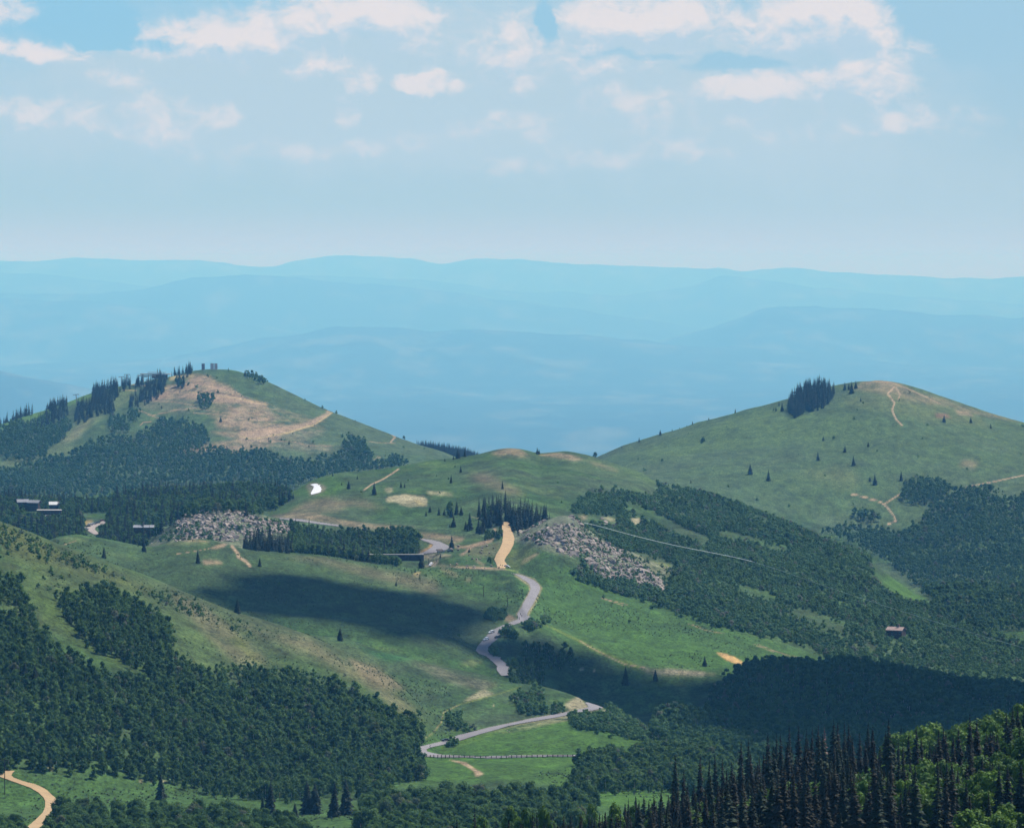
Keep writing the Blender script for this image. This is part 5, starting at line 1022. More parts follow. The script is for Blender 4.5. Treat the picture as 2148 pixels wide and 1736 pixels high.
lone('c4', [(580, 1502, 48)], '', 2600, 3600, fixed=('lone dark spruce on grass left of the orange earth scar',))
lone('c4', [(185, 545, 10), (500, 362, 7), (635, 485, 7), (440, 495, 7)], 'dotted low on the right mountain', 4300, 6500)
lone('c5', [(511, 250, 52), (707, 220, 50), (972, 277, 62), (1275, 293, 42)], 'on the sagebrush shoulder beneath the left rocks', 2500, 3300, True)
lone('c5', [(1165, 522, 70), (1670, 657, 62)], 'on the crest of the near left hill', 2100, 2800, True)
lone('c5', [(1138, 616, 38)], '', 2000, 2600, broad=(0,), fixed=('single round bush on the tan upper slope of the left hill',))
lone('c5', [(1945, 388, 25), (1300, 440, 10)], 'in the cloud shade left of the winding road', 2500, 3200)
lone('c5', [(122, 852, 92), (172, 892, 112), (222, 932, 82)], 'spire standing in the left hillside wood', 1850, 2600, True)
lone('c6', [(1405, 492, 88), (1555, 472, 56)], 'in deep cloud shade by the valley track', 2500, 3000, True)
lone('c5', [(790, 1437, 125), (1120, 1515, 92), (1290, 1505, 80), (1325, 1506, 152), (1450, 1532, 78)], 'in front of the meadow at the bottom', 1500, 2100, True)
lone('c5', [(1510, 1505, 160), (1545, 1506, 150), (1640, 1522, 165), (1703, 1511, 172)], 'of the four tall ones on the bottom meadow', 1500, 2100, True)
lone('c1', [(1475, 705, 45), (1778, 712, 42), (1840, 290, 28), (1973, 345, 45), (1303, 605, 25)], 'scattered on the bare face of the left mountain', 5000, 6500)
lone('cF', [(885, 378, 95), (925, 362, 60), (1280, 610, 130)], 'standing apart among the left mountain ski runs', 5000, 6500)
lone('c2', [(395, 250, 32), (333, 218, 24), (228, 212, 22), (600, 100, 14)], 'below the dirt road on the left mountain', 5000, 6500)
lone('c2', [(1320, 212, 38)], '', 5200, 6500, broad=(0,), fixed=('round tree on the right skyline of the left mountain',))
# summit grove of the right mountain: each tree stands for itself
gv = Q('c4', [(985, 240), (990, 190), (1020, 160), (1060, 138), (1150, 112), (1215, 118), (1225, 160), (1190, 195), (1110, 225), (1060, 245), (1020, 262)])
n = 0
GROVE = []
for y in np.arange(5080, 5640, 8.5):
    for x in np.arange((1630 - UC) * 5300 / F0, (1770 - UC) * 5500 / F0, 7.0):
        xx = x + rng.uniform(-2.5, 2.5); yy_ = y + rng.uniform(-4, 4); zz = float(zat(xx, yy_)[0]); u = UC + xx / yy_ * F0; v = VH - zz / yy_ * F0
        if inside(np.array([u]), np.array([v - 10]), gv)[0] and n < 220:
            GROVE.append((xx, yy_, zz, rng.uniform(.85, 1.3))); n += 1
A_ = np.array(GROVE); d_ = FIELDS['spruce_form']; d_[0].append(A_[:, :3]); d_[1].append(np.stack([0 * A_[:, 0], 0 * A_[:, 0], rng.uniform(0, 6.28, len(A_))], 1)); d_[2].append(np.stack([A_[:, 3]] * 3, 1)); d_[3].append(rng.integers(0, 4, len(A_)))
print('GROVE', n)
# the near stand: tall dark spires with bright aspens between
NEARU = [(1230, 1690), (1400, 1640), (1500, 1600), (1600, 1545), (1750, 1500), (1880, 1508), (2000, 1495), (2148, 1455), (2250, 1420)]
def top_line(u): return float(np.interp(u, [p[0] for p in NEARU], [p[1] for p in NEARU]))
spires = [(440, 590), (490, 590), (615, 555), (650, 553), (735, 512), (780, 512), (827, 535), (862, 518), (1003, 470), (1072, 492), (1097, 505), (1205, 487), (1255, 520), (1318, 465), (1398, 515), (1630, 510), (1722, 530), (1838, 565), (1905, 455), (1935, 520), (2130, 440), (300, 672), (195, 680), (265, 710), (345, 695), (95, 760), (55, 680), (1520, 600), (1665, 600), (1125, 590), (905, 505), (2060, 640), (690, 560)]
OVER = {'spire_form': [], 'glade_form': [], 'clump_form': []}
n = 0
used = []
for (x, yt) in spires:
    (u, vt), = Q('c7', [(x, yt)]); h = rng.uniform(20, 25) if u > 1500 else rng.uniform(17, 21)
    # the distance at which a tree of this height reaches vt
    ys = np.arange(860, 1240, 5.); xs = ys * (u - UC) / F0; tops = VH - (zat(xs, ys) + h) / ys * F0
    k_ = int(np.argmin(abs(tops - vt))); y = ys[k_]; xx = xs[k_]; zz = float(zat(xx, y)[0]); h2 = -(vt - VH) / F0 * y - zz
    h2 = min(max(h2, 13), 29); q = SPN[n % 5]; used.append((xx, y))
    place('spruce_tree', 'spruce', f'tall dark spruce whose spire rises clear of the near stand, {"bottom centre" if u < 1500 else "lower right"} of the view', f'tall spires above the near stand {"at its thin end" if u < 1500 else "at its high end"}', q[0], q[1], (xx, y, zz), h2 / 22.4, wid=rng.uniform(.75, 1.05)); n += 1
(u, vt), = Q('c7', [(955, 520)]); y = 1050.; xx = y * (u - UC) / F0; zz = float(zat(xx, y)[0])
place('spruce_tree', 'spruce', 'dead reddish brown spruce among the dark spires of the near stand', None, SPD[0], SPD[1], (xx, y, zz), (-(vt - VH) / F0 * y - zz) / 22.4)
cand = []
for y in np.arange(720, 1200, 7.):
    for x in np.arange((1150 - UC) * y / F0 - 6, (2800 - UC) * y / F0, 3.3):
        cand.append((x + rng.uniform(-1.5, 1.5), y + rng.uniform(-3, 3)))
nsp = nas = c_sp = c_as = 0; cand.sort(key=lambda p: p[1] + rng.uniform(0, 60))
for (x, y) in cand:
    zz = float(zat(x, y)[0]); u = UC + x / y * F0; vb = VH - zz / y * F0
    if any((x - a) ** 2 + (y - b_) ** 2 < 4.5 for a, b_ in used): continue
    mixn = float(fbm(np.array([x / 14]), np.array([y / 30]), 301, 2)[0]) + .22 * ((u - 1600) / 400) - (.2 if u < 1400 else 0) + (.9 if (y > 1060 and u > 1860) else 0)
    if mixn > .42:
        h = rng.uniform(9, 14) * (1.15 if u > 1860 and y > 1060 else 1); vt = vb - h / y * F0; wd = rng.uniform(.85, 1.25)
        if vt < top_line(u) - (-8 if u > 1880 else -60) + rng.uniform(0, 20) or vt > 1745: continue
        used.append((x, y)); nas += 1
        if u < 2165 and c_as < 215:
            c_as += 1
            q = ASN[nas % 4]; place('aspen_tree', 'aspen', 'bright green aspen lit between the dark spires of the near stand', 'bright aspens of the near stand', q[0], q[1], (x, y, zz), h / 12.2, wid=wd)
        else: OVER['glade_form'].append((x, y, zz, h / 12.2, h / 12.2 * wd))
    else:
        h = rng.uniform(11, 23) * (.85 if u < 1500 else 1); vt = vb - h / y * F0; wd = rng.uniform(.95, 1.5)
        if y < 860 and vt < 1590: continue
        if vt < top_line(u) + rng.uniform(5, 70) or vt > 1742: continue
        used.append((x, y)); nsp += 1
        if u < 2165 and c_sp < 150: c_sp += 1; q = SPN[nsp % 5]; place('spruce_tree', 'spruce', 'slender dark spruce packed inside the near stand, no spire clear of it', 'slender spruces inside the near stand', q[0], q[1], (x, y, zz), h / 22.4, wid=wd)
        else: OVER['spire_form'].append((x, y, zz, h / 22.4, h / 22.4 * wd))
print('NEAR', n, nsp, nas, len(cand))
# bottom edge: tops of trees standing below the frame
nb = 0
for k_ in range(40):
    u = rng.uniform(960, 1500); y = rng.uniform(900, 1100); x = y * (u - UC) / F0; zz = float(zat(x, y)[0]); vt = rng.uniform(1672, 1722) if u > 1200 else rng.uniform(1685, 1730)
    h = -(vt - VH) / F0 * y - zz
    if k_ % 2: q = ASN[k_ % 4]; place('aspen_tree', 'aspen', 'bright aspen top showing along the bottom edge below the dark wood', 'aspen tops along the bottom edge', q[0], q[1], (x, y, zz), h / 12.2 , wid=.62)
    else: q = SPN[k_ % 5]; place('spruce_tree', 'spruce', 'spruce tip poking up along the bottom edge below the dark wood', 'spruce tips along the bottom edge', q[0], q[1], (x, y, zz), h / 22.4, wid=.8)
# dark clumps at the bottom of the meadow: single broad trees
def clump(polys, y0, y1, u0, u1, sp, lab, grp, hmin, hmax, lim):
    c_ = 0
    for y in np.arange(y0, y1, sp):
        for x in np.arange((u0 - UC) * y / F0, (u1 - UC) * y / F0, sp):
            xx = x + rng.uniform(-.4, .4) * sp; yy_ = y + rng.uniform(-.4, .4) * sp; zz = float(zat(xx, yy_)[0]); u = UC + xx / yy_ * F0; h = rng.uniform(hmin, hmax); v = VH - (zz + h * .7) / yy_ * F0
            if any(inside(np.array([u]), np.array([v]), p)[0] for p in polys):
                if c_ >= lim: OVER['clump_form'].append((xx, yy_, zz, h / 12.2, h / 12.2 * rng.uniform(.85, 1.15))); continue
                q = ASK[c_ % 4]; place('aspen_tree', 'aspen', lab, grp, q[0], q[1], (xx, yy_, zz), h / 12.2, wid=rng.uniform(.85, 1.15)); c_ += 1
    return c_
k1 = clump([Q('c6', [(60, 1150), (90, 1050), (180, 960), (330, 935), (500, 945), (640, 965), (740, 955), (830, 965), (870, 1020), (900, 1020), (930, 985), (1050, 1010), (1120, 985), (1230, 1005), (1260, 1060), (1230, 1130), (1120, 1190), (1050, 1260), (120, 1260)])], 1560, 1880, 740, 1260, 8.2, 'dark aspen in the clump filling the bottom centre', 'dark aspens of the bottom centre clump', 9, 13, 40)
k2 = clump([Q('c5', [(240, 1430), (270, 1360), (400, 1370), (540, 1415), (620, 1440), (700, 1432), (900, 1455), (1050, 1455), (1250, 1505), (1500, 1530), (1500, 1620), (200, 1640), (250, 1520)])], 1440, 1800, 90, 660, 8.2, 'dark aspen in the clump right of the curving dirt track', 'dark aspens beside the dirt track', 8.5, 12, 24)
k3 = clump([Q('c5', [(-80, 1500), (0, 1480), (60, 1462), (100, 1500), (125, 1570), (120, 1640), (-80, 1640)])], 1440, 1700, -40, 60, 7, 'dark round aspen in the corner left of the dirt track', 'dark aspens in the lower left corner', 8, 11, 5)
print('CLUMPS', k1, k2, k3)
# ---------------------------------------------------------------- built things
M_WOODD = mat_plain('dark_timber', (.055, .035, .028), .8, .25, 1.5); M_WOOD = mat_plain('weathered_timber', (.18, .13, .10), .85, .25, 1.5)
M_ROOFB = mat_plain('brown_shingle', (.30, .22, .19), .85, .2, 1.); M_ROOFG = mat_plain('grey_shingle', (.20, .21, .23), .8, .2, 1.); M_ROOFW = mat_plain('bright_metal_roof', (.52, .52, .50), .5, .06, 1., .4)
M_PALE = mat_plain('pale_fascia', (.30, .285, .26), .7, .1, 1.); M_GLASS = mat_plain('dark_glass', (.03, .04, .05), .15, .1, 1., .6); M_STEEL = mat_plain('galvanised_steel', (.22, .23, .25), .5, .1, 1., .5, .3)
M_PANEL = mat_plain('dark_panel', (.17, .17, .22), .7, .1, .4); M_PANELP = mat_plain('pale_panel', (.42, .38, .42), .7, .1, .4); M_CONC = mat_plain('concrete', (.40, .37, .33), .9, .12, .6); M_POLE = mat_plain('creosoted_pole', (.05, .035, .028), .9, .2, 1.)
M_WALLD = mat_plain('dark_retaining_wall', (.035, .03, .04), .9, .3, .5); M_TYRE = mat_plain('tyre_rubber', (.02, .02, .02), .9, .1, 2.); M_CABLE = mat_plain('pale_cable', (.55, .62, .58), .5, .05, .1)
def car_mat(n, c_): return mat_plain(n, c_, .35, .04, 1., .6)
M_CW = car_mat('white_car_paint', (.80, .80, .80)); M_CK = car_mat('black_car_paint', (.02, .02, .025)); M_CG = car_mat('silver_car_paint', (.45, .46, .48)); M_CR = car_mat('maroon_car_paint', (.16, .03, .03)); M_CB = car_mat('navy_car_paint', (.03, .05, .10))
def empty(name, loc, rz=0., s_=1.):
    o = link(bpy.data.objects.new(name, None)); o.location = loc; o.rotation_euler = (0, 0, rz); o.scale = (s_, s_, s_); return o
def extrude_profile(prof, w, taper=None):
    """side profile (x, z) extruded across y, narrower where taper says"""
    mb = MB(); n = len(prof); T_ = taper or [1.] * n
    L = [(x, -w / 2 * k, z) for (x, z), k in zip(prof, T_)]; R_ = [(x, w / 2 * k, z) for (x, z), k in zip(prof, T_)]
    f = [tuple(range(n)), tuple(range(2 * n - 1, n - 1, -1))] + [(i, i + n, (i + 1) % n + n, (i + 1) % n) for i in range(n)]
    mb.add(L + R_, f); return mb
def make_car(kind, mat):
    """car meshes: body shell, glass house, wheels"""
    if kind == 'suv': body = [(-2.3, .35), (-2.3, 1.0), (-2.2, 1.15), (-1.9, 1.2), (-1.7, 1.72), (.3, 1.75), (1.0, 1.18), (2.1, 1.05), (2.35, .85), (2.35, .35)]; tp = [.95, 1, 1, .98, .84, .82, .95, .96, .93, .92]
    else: body = [(-2.3, .3), (-2.3, .85), (-1.6, .98), (-1.0, 1.42), (.35, 1.45), (1.15, .98), (2.1, .85), (2.35, .65), (2.35, .3)]; tp = [.95, 1, .98, .82, .80, .95, .96, .93, .92]
    b_ = extrude_profile(body, 1.85, tp)
    g = MB(); H = 1.7 if kind == 'suv' else 1.4; z0 = 1.22 if kind == 'suv' else 1.0; xr = -1.72 if kind == 'suv' else -1.1; xf = .45 if kind == 'suv' else .4
    g.add([(xf + .52, -.74, z0), (xf + .52, .74, z0), (xf - .04, .66, H - .06), (xf - .04, -.66, H - .06)], [(0, 1, 2, 3)])
    g.add([(xr - .30, -.74, z0), (xr - .30, .74, z0), (xr - .02, .66, H - .06), (xr - .02, -.66, H - .06)], [(0, 3, 2, 1)])
    for s_ in (-1, 1): g.add([(xf + .3, s_ * .925, z0), (xf - .05, s_ * .80, H - .1), (xr + .1, s_ * .80, H - .1), (xr - .05, s_ * .935, z0)], [(0, 1, 2, 3) if s_ > 0 else (3, 2, 1, 0)])
    wh = MB(); wh.tube([(0, -.12, 0), (0, .12, 0)], [.36, .36], 12)
    return b_.mesh('car_body', [mat]), g.mesh('car_windows', [M_GLASS]), wh.mesh('car_wheel', [M_TYRE])
CARM = {}
def car(c, x, y, yaw, kind, mat, label, group=None, ymin=2000, ymax=4000):
    (u, v), = Q(c, [(x, y)]); p = on(u, v, ymin, ymax)
    key = (kind, mat.name)
    if key not in CARM: CARM[key] = make_car(kind, mat)
    b_, g, wm = CARM[key]; o = empty('car', (p[0], p[1], p[2] + .42), yaw)
    dz = (float(zat(p[0] + math.cos(yaw) * 2, p[1] + math.sin(yaw) * 2)[0]) - float(zat(p[0] - math.cos(yaw) * 2, p[1] - math.sin(yaw) * 2)[0])) / 4
    o.rotation_euler = (0, -math.atan(dz), yaw)
    link(bpy.data.objects.new('body', b_), o)
    gl = link(bpy.data.objects.new('windows', g), o); gl.location = (0, 0, .012)
    for sx_ in (-1.45, 1.45):
        for sy_ in (-.86, .86): q = link(bpy.data.objects.new('wheel', wm), o); q.location = (sx_, sy_, .36)
    tag(o, label, 'car', group)
car('cR', 463, 1112, -2.35, 'suv', M_CW, 'white car heading down the shaded road, upper of two white ones')
car('cR', 363, 1245, -2.25, 'suv', M_CW, 'white car heading down the shaded road, lower of two white ones')
car('cR', 575, 1200, .9, 'sedan', M_CK, 'black car driving up the shaded road past the two white cars')
car('cB', 352, 482, -2.9, 'sedan', M_CK, 'black car on the lower hairpin road beside a round bush')
car('cP', 500, 602, -2.0, 'suv', M_CW, 'white car on the short lane near the retaining wall')
car('cP', 1722, 632, -.3, 'sedan', M_CG, 'silver car parked where the sandy road meets the paved road')
car('cP', 805, 392, .4, 'suv', M_CK, 'black vehicle parked at the outer edge of the curve')
car('cP', 706, 385, -1.4, 'sedan', M_CK, 'black car parked beside the wooden trail kiosk')
for (x, y, kd, mt, lb) in ((1415, 585, 'sedan', M_CK, 'black car at the near end of the row in the gravel car park'), (1455, 562, 'suv', M_CW, 'white car in the car park row next to the black one'), (1512, 545, 'sedan', M_CG, 'silver car in the middle of the car park row'),
                           (1572, 528, 'sedan', M_CB, 'navy car in the car park row after the silver one'), (1645, 498, 'suv', M_CR, 'maroon car at the far end of the car park row'), (1385, 630, 'suv', M_CW, 'white car half hidden at the lower entrance of the car park')):
    car('cH', x, y, .55 + rng.uniform(-.1, .1), kd, mt, lb, None, 3000, 4000)

def house(c, x, y, W, D, Hh, rise, rz, wm, rm, label, ymin, ymax, chim=None, dz=0., wins=4, cat='house', over=.6, ridge='x', deck=False):
    (u, v), = Q(c, [(x, y)]); p = on(u, v, ymin, ymax); o = empty('house', (p[0], p[1], p[2] + dz), rz)
    mb = MB(); mb.box((0, 0, Hh / 2 - 2), (W, D, Hh + 4)); mb.add([(-W / 2, -D / 2, Hh), (-W / 2, D / 2, Hh), (-W / 2, 0, Hh + rise), (W / 2, -D / 2, Hh), (W / 2, D / 2, Hh), (W / 2, 0, Hh + rise)], [(0, 2, 1), (3, 4, 5)])
    mb.build('wall', wm, o)
    a, b_ = W / 2 + over, D / 2 + over; k_ = rise / (D / 2); ze = Hh - over * k_
    r = MB(); th = .25
    r.add([(-a, -b_, ze), (a, -b_, ze), (a, 0, Hh + rise + .02), (-a, 0, Hh + rise + .02), (-a, b_, ze), (a, b_, ze), (-a, -b_, ze + th), (a, -b_, ze + th), (a, 0, Hh + rise + th), (-a, 0, Hh + rise + th), (-a, b_, ze + th), (a, b_, ze + th)],
          [(0, 3, 2, 1), (3, 4, 5, 2), (6, 7, 8, 9), (9, 8, 11, 10), (0, 1, 7, 6), (4, 10, 11, 5), (1, 2, 8, 7), (2, 5, 11, 8), (0, 6, 9, 3), (3, 9, 10, 4)])
    ro = r.build('roof', rm, o)
    if chim: m_ = MB(); m_.box((chim[0], chim[1], Hh + rise * .6 + 1.2), (1.3, 1.1, 3.2)); m_.box((chim[0], chim[1], Hh + rise * .6 + 2.9), (1.6, 1.4, .25)); m_.build('chimney', M_WOOD, ro)
    for i in range(wins):
        xx = (i + .5) / wins * W - W / 2; m_ = MB(); m_.box((xx, -D / 2 - .04, Hh * .55), (W / wins * .5, .1, Hh * .36)); wi = m_.build('window', M_GLASS, o)
        fr = MB()
        for (cx, cz, dx, dz_) in ((xx, Hh * .55 + Hh * .19, W / wins * .56, .12), (xx, Hh * .55 - Hh * .19, W / wins * .56, .12)): fr.box((cx, -D / 2 - .06, cz), (dx, .18, dz_))
        fr.build('frame', M_PALE, wi)
    m_ = MB(); m_.box((W * .02, -D / 2 - .05, 1.05), (1.1, .12, 2.1)); m_.build('door', M_WOODD, o)
    if deck: m_ = MB(); m_.box((0, -D / 2 - 1.7, .4 + Hh * .3), (W * .9, 3.2, .3)); m_.build('deck', M_PALE, o)
    return tag(o, label, cat)
house('c4', 1520, 1362, 12.5, 8, 4, 2.0, -.5, M_WOODD, M_ROOFB, 'brown roofed cabin alone in the thickets of the right slope', 2800, 3900, (2, .5), 2.0)
house('cH', 365, 310, 10, 7, 4.5, 2.2, .25, M_WOODD, M_ROOFG, 'grey roofed house deep in the trees, furthest left of the lodge group', 3300, 3900, None, 3.0)
house('cH', 560, 320, 10, 7, 4.5, 2.0, -.35, M_WOODD, M_ROOFG, 'grey gabled house between the left house and the bright roof', 3200, 3900, None, 3.0)
house('cH', 870, 360, 8, 7, 5, 2.2, .1, M_WOODD, M_ROOFW, 'dark house with a gleaming white metal roof among the trees', 3200, 3900, None, 3.0)
house('cH', 800, 420, 21, 7, 4, .5, 0., M_WOODD, M_PALE, 'long low lodge with a pale straight eave below the white roof', 3100, 3900, None, 2.0, 8, 'lodge')
house('cH', 860, 510, 15, 7, 3.6, 1.6, -.05, M_WOOD, M_ROOFG, 'grey building nearest the viewer, beneath the long pale eave', 3000, 3900, None, 1.0, 7, 'building')
house('c1', 1165, 1635, 17, 8, 3.6, 1.5, .05, M_WOODD, M_ROOFG, 'grey roofed house with a chimney left of the rocky knoll', 3000, 3600, (-1, 0), 4.0)
for (x, y, lb) in ((810, 850, 'small pale roofed cabin behind the near spires, left of a pair'), (1150, 865, 'small pale roofed cabin behind the near spires, right of a pair')):
    u = (2300 + x / 5.37) / 1.7877; v = (2780 + y / 5.37) / 1.7877
    house('o', u, v, 4.5, 4, 2.6, 1.0, .1, M_WOOD, M_PALE, lb, 1800, 2300, None, .2, 1, 'cabin', .3)

# lift top station on the left mountain
def lift_station():
    (u, v), = Q('cF', [(1790, 215)]); p = on(u, v, 5300, 6400); o = empty('lift_station', (p[0], p[1], p[2]), -.08)
    m_ = MB(); m_.box((0, 0, 9.6), (44, 12, 1.3)); m_.box((-12, -3, 7.4), (26, 8, 1.2)); m_.build('roof', M_PALE, o)
    m_ = MB(); m_.box((2, 0, 12.0), (26, 9, .7)); m_.build('canopy', M_ROOFG, o)
    m_ = MB(); m_.box((6, 0, 6.2), (22, 9, 4.8)); m_.build('wall', M_WOODD, o)
    for i in range(5): m_ = MB(); m_.box((-2 + i * 4, -4.6, 6.6), (2.6, .25, 2.4)); m_.build('window', M_GLASS, o)
    for x in (-18, -10, -2, 6, 14): m_ = MB(); m_.tube([(x, 0, -2), (x, 0, 9.2)], [.55, .5], 8); m_.build('column', M_CONC, o)
    m_ = MB(); m_.tube([(-14, -2, 5.4), (-14, -2, 6.2)], [3.2, 3.2], 16); m_.build('bullwheel', M_STEEL, o)
    tag(o, 'ski lift top station with a pale flat roof on the left mountain ridge', 'lift station')
lift_station()
def lift_tower(c, x, yb, hpx, lean, label):
    (u, v), = Q(c, [(x, yb)]); p = on(u, v, 5000, 6500); h = hpx * CROPS[c][2] / F0 * p[1]; o = empty('lift_tower', p, .2); o.rotation_euler = (0, lean, .2)
    m_ = MB(); m_.tube([(0, 0, -1), (0, 0, h)], [.75, .5], 8); m_.build('pole', M_STEEL, o)
    m_ = MB(); m_.box((0, 0, h), (8, .8, .7)); m_.build('crossarm', M_STEEL, o)
    for s_ in (-1, 1): m_ = MB(); m_.box((s_ * 3.6, 0, h - .7), (.7, 3.6, .6)); m_.build('sheave_train', M_STEEL, o)
    tag(o, label, 'lift tower')
lift_tower('cF', 1102, 300, 98, 0, 'grey T shaped ski lift tower standing alone against the blue haze')
lift_tower('cF', 1398, 280, 110, .0, 'ski lift tower beside the trees left of the lift station')
lift_tower('cF', 1372, 250, 105, .0, 'ski lift tower with its crossarm just above a tree crown')
lift_tower('cF', 1462, 290, 125, .0, 'ski lift tower closest to the lift station')
lift_tower('cF', 886, 510, 115, -.10, 'leaning ski lift tower on the bright green run')
# radio mast
def mast():
    (u, v), = Q('cS', [(550, 590)]); p = on(u, v, 5300, 6500); h = 300 * .10417 / F0 * p[1]; o = empty('radio_mast', p)
    m_ = MB()
    for a in range(3):
        x, y = .8 * math.cos(a * 2.094), .8 * math.sin(a * 2.094); m_.tube([(x, y, -1), (x * .8, y * .8, h * .88)], [.28, .24], 4)
    for i in range(14):
        z = h * .88 * i / 14; z2 = h * .88 * (i + 1) / 14
        for a in range(3):
            b_ = (a + 1) % 3; m_.tube([(.8 * math.cos(a * 2.094), .8 * math.sin(a * 2.094), z), (.8 * math.cos(b_ * 2.094), .8 * math.sin(b_ * 2.094), z2)], [.16, .16], 4)
    m_.build('lattice', M_STEEL, o); m_ = MB(); m_.tube([(0, 0, h * .86), (0, 0, h)], [.12, .07], 6); m_.build('antenna', M_STEEL, o)
    m_ = MB(); m_.tube([(-.9, -.5, h * .72), (-.9, -1.0, h * .72)], [.9, .75], 12); m_.build('dish', M_PANEL, o)
    tag(o, 'tall thin lattice radio mast above the summit trees', 'radio mast')
mast()
def screen(c, x, yb, wpx, hpx, mt, label, grp=None):
    (u, v), = Q(c, [(x, yb)]); p = on(u, v, 5300, 6500); k_ = CROPS[c][2] / F0 * p[1]; w_, h = wpx * k_, hpx * k_; o = empty('screen_panel', p, rng.uniform(-.1, .1))
    m_ = MB(); m_.box((0, 0, h * .54), (w_, .3, h * .92)); m_.build('panel', mt, o)
    m_ = MB(); m_.box((0, -.2, h * .985), (w_ + .2, .25, .3)); m_.box((0, -.2, h * .5), (w_, .25, .25)); m_.build('rail', M_STEEL, o)
    for s_ in (-1, 1): m_ = MB(); m_.tube([(s_ * w_ * .42, .3, -1.5), (s_ * w_ * .42, .3, h)], [.2, .2], 6); m_.build('post', M_STEEL, o)
    tag(o, label, 'panel', grp)
screen('cS', 1085, 545, 65, 138, M_PANEL, 'dark upright panel standing alone left of the summit pair')
screen('cS', 1265, 540, 68, 136, M_PANELP, 'pale upright panel, left one of the summit pair')
screen('cS', 1341, 542, 64, 138, M_PANELP, 'pale upright panel, right one of the summit pair')
(u, v), = Q('cS', [(672, 605)]); p = on(u, v, 5300, 6500); o = empty('shed', p, .1)
m_ = MB(); m_.box((0, 0, 1.2), (4.6, 3, 3)); m_.build('wall', M_WOODD, o); m_ = MB(); m_.box((0, 0, 2.85), (5.4, 3.8, .3)); m_.build('roof', M_PALE, o); m_ = MB(); m_.box((.8, -1.54, .95), (.9, .1, 1.9)); m_.build('door', M_WOOD, o)
tag(o, 'tiny pale roofed shed under the summit trees by the mast', 'shed')
# poles
def pole(c, x, yb, hpx, arm, label, ymin, ymax, cat='utility pole', nm='utility_pole'):
    (u, v), = Q(c, [(x, yb)]); p = on(u, v, ymin, ymax); h = hpx * CROPS[c][2] / F0 * p[1]; o = empty(nm, p, rng.uniform(-.2, .2))
    m_ = MB(); m_.tube([(0, 0, -1), (0, 0, h * .5), (0, 0, h)], [.24, .2, .15], 8); m_.build('post', M_POLE, o)
    if arm:
        m_ = MB(); m_.box((0, .18, h - .7), (arm, .16, .2)); a = m_.build('crossarm', M_POLE, o)
        for s_ in (-.45, 0, .45): m_ = MB(); m_.tube([(s_ * arm, .18, h - .6), (s_ * arm, .18, h - .35)], [.07, .05], 6); m_.build('insulator', M_CONC, a)
    tag(o, label, cat)
pole('cD', 108, 960, 820, 3.6, 'tall dark utility pole beside the dirt track in the corner', 1400, 2200)
pole('cR', 316, 430, 195, 2.0, 'utility pole on the grassy shoulder, left of two', 2600, 3200)
pole('cR', 760, 610, 170, 1.6, 'utility pole on the grassy shoulder, right of two', 2600, 3200)
pole('cP', 308, 392, 75, 0, 'short dark post at the inner edge of the road curve', 2900, 3400, 'post', 'wooden_post')
pole('cP', 462, 590, 110, 0, 'thin post beside the white car on the short lane', 2900, 3400, 'post', 'wooden_post')
pole('cP', 592, 540, 40, 0, 'short post at the upper end of the short lane', 2900, 3400, 'post', 'wooden_post')
pole('cQ', 583, 612, 35, 0, 'short post on top of the tan hummock below the left rocks', 2800, 3200, 'post', 'wooden_post')
for i, (x, y) in enumerate(((1583, 650), (1601, 645), (1622, 612), (1648, 618))):
    pole('cP', x, y, 34, 0, ['low dark post at the gate across the sandy road, leftmost', 'low dark post at the sandy road gate, second from the left', 'low dark post at the sandy road gate, third from the left', 'low dark post at the sandy road gate, rightmost'][i], 2900, 3400, 'post', 'wooden_post')
pole('cR', 978, 860, 55, 0, 'marker post on the left verge near the two walkers', 2600, 3200, 'post', 'wooden_post')
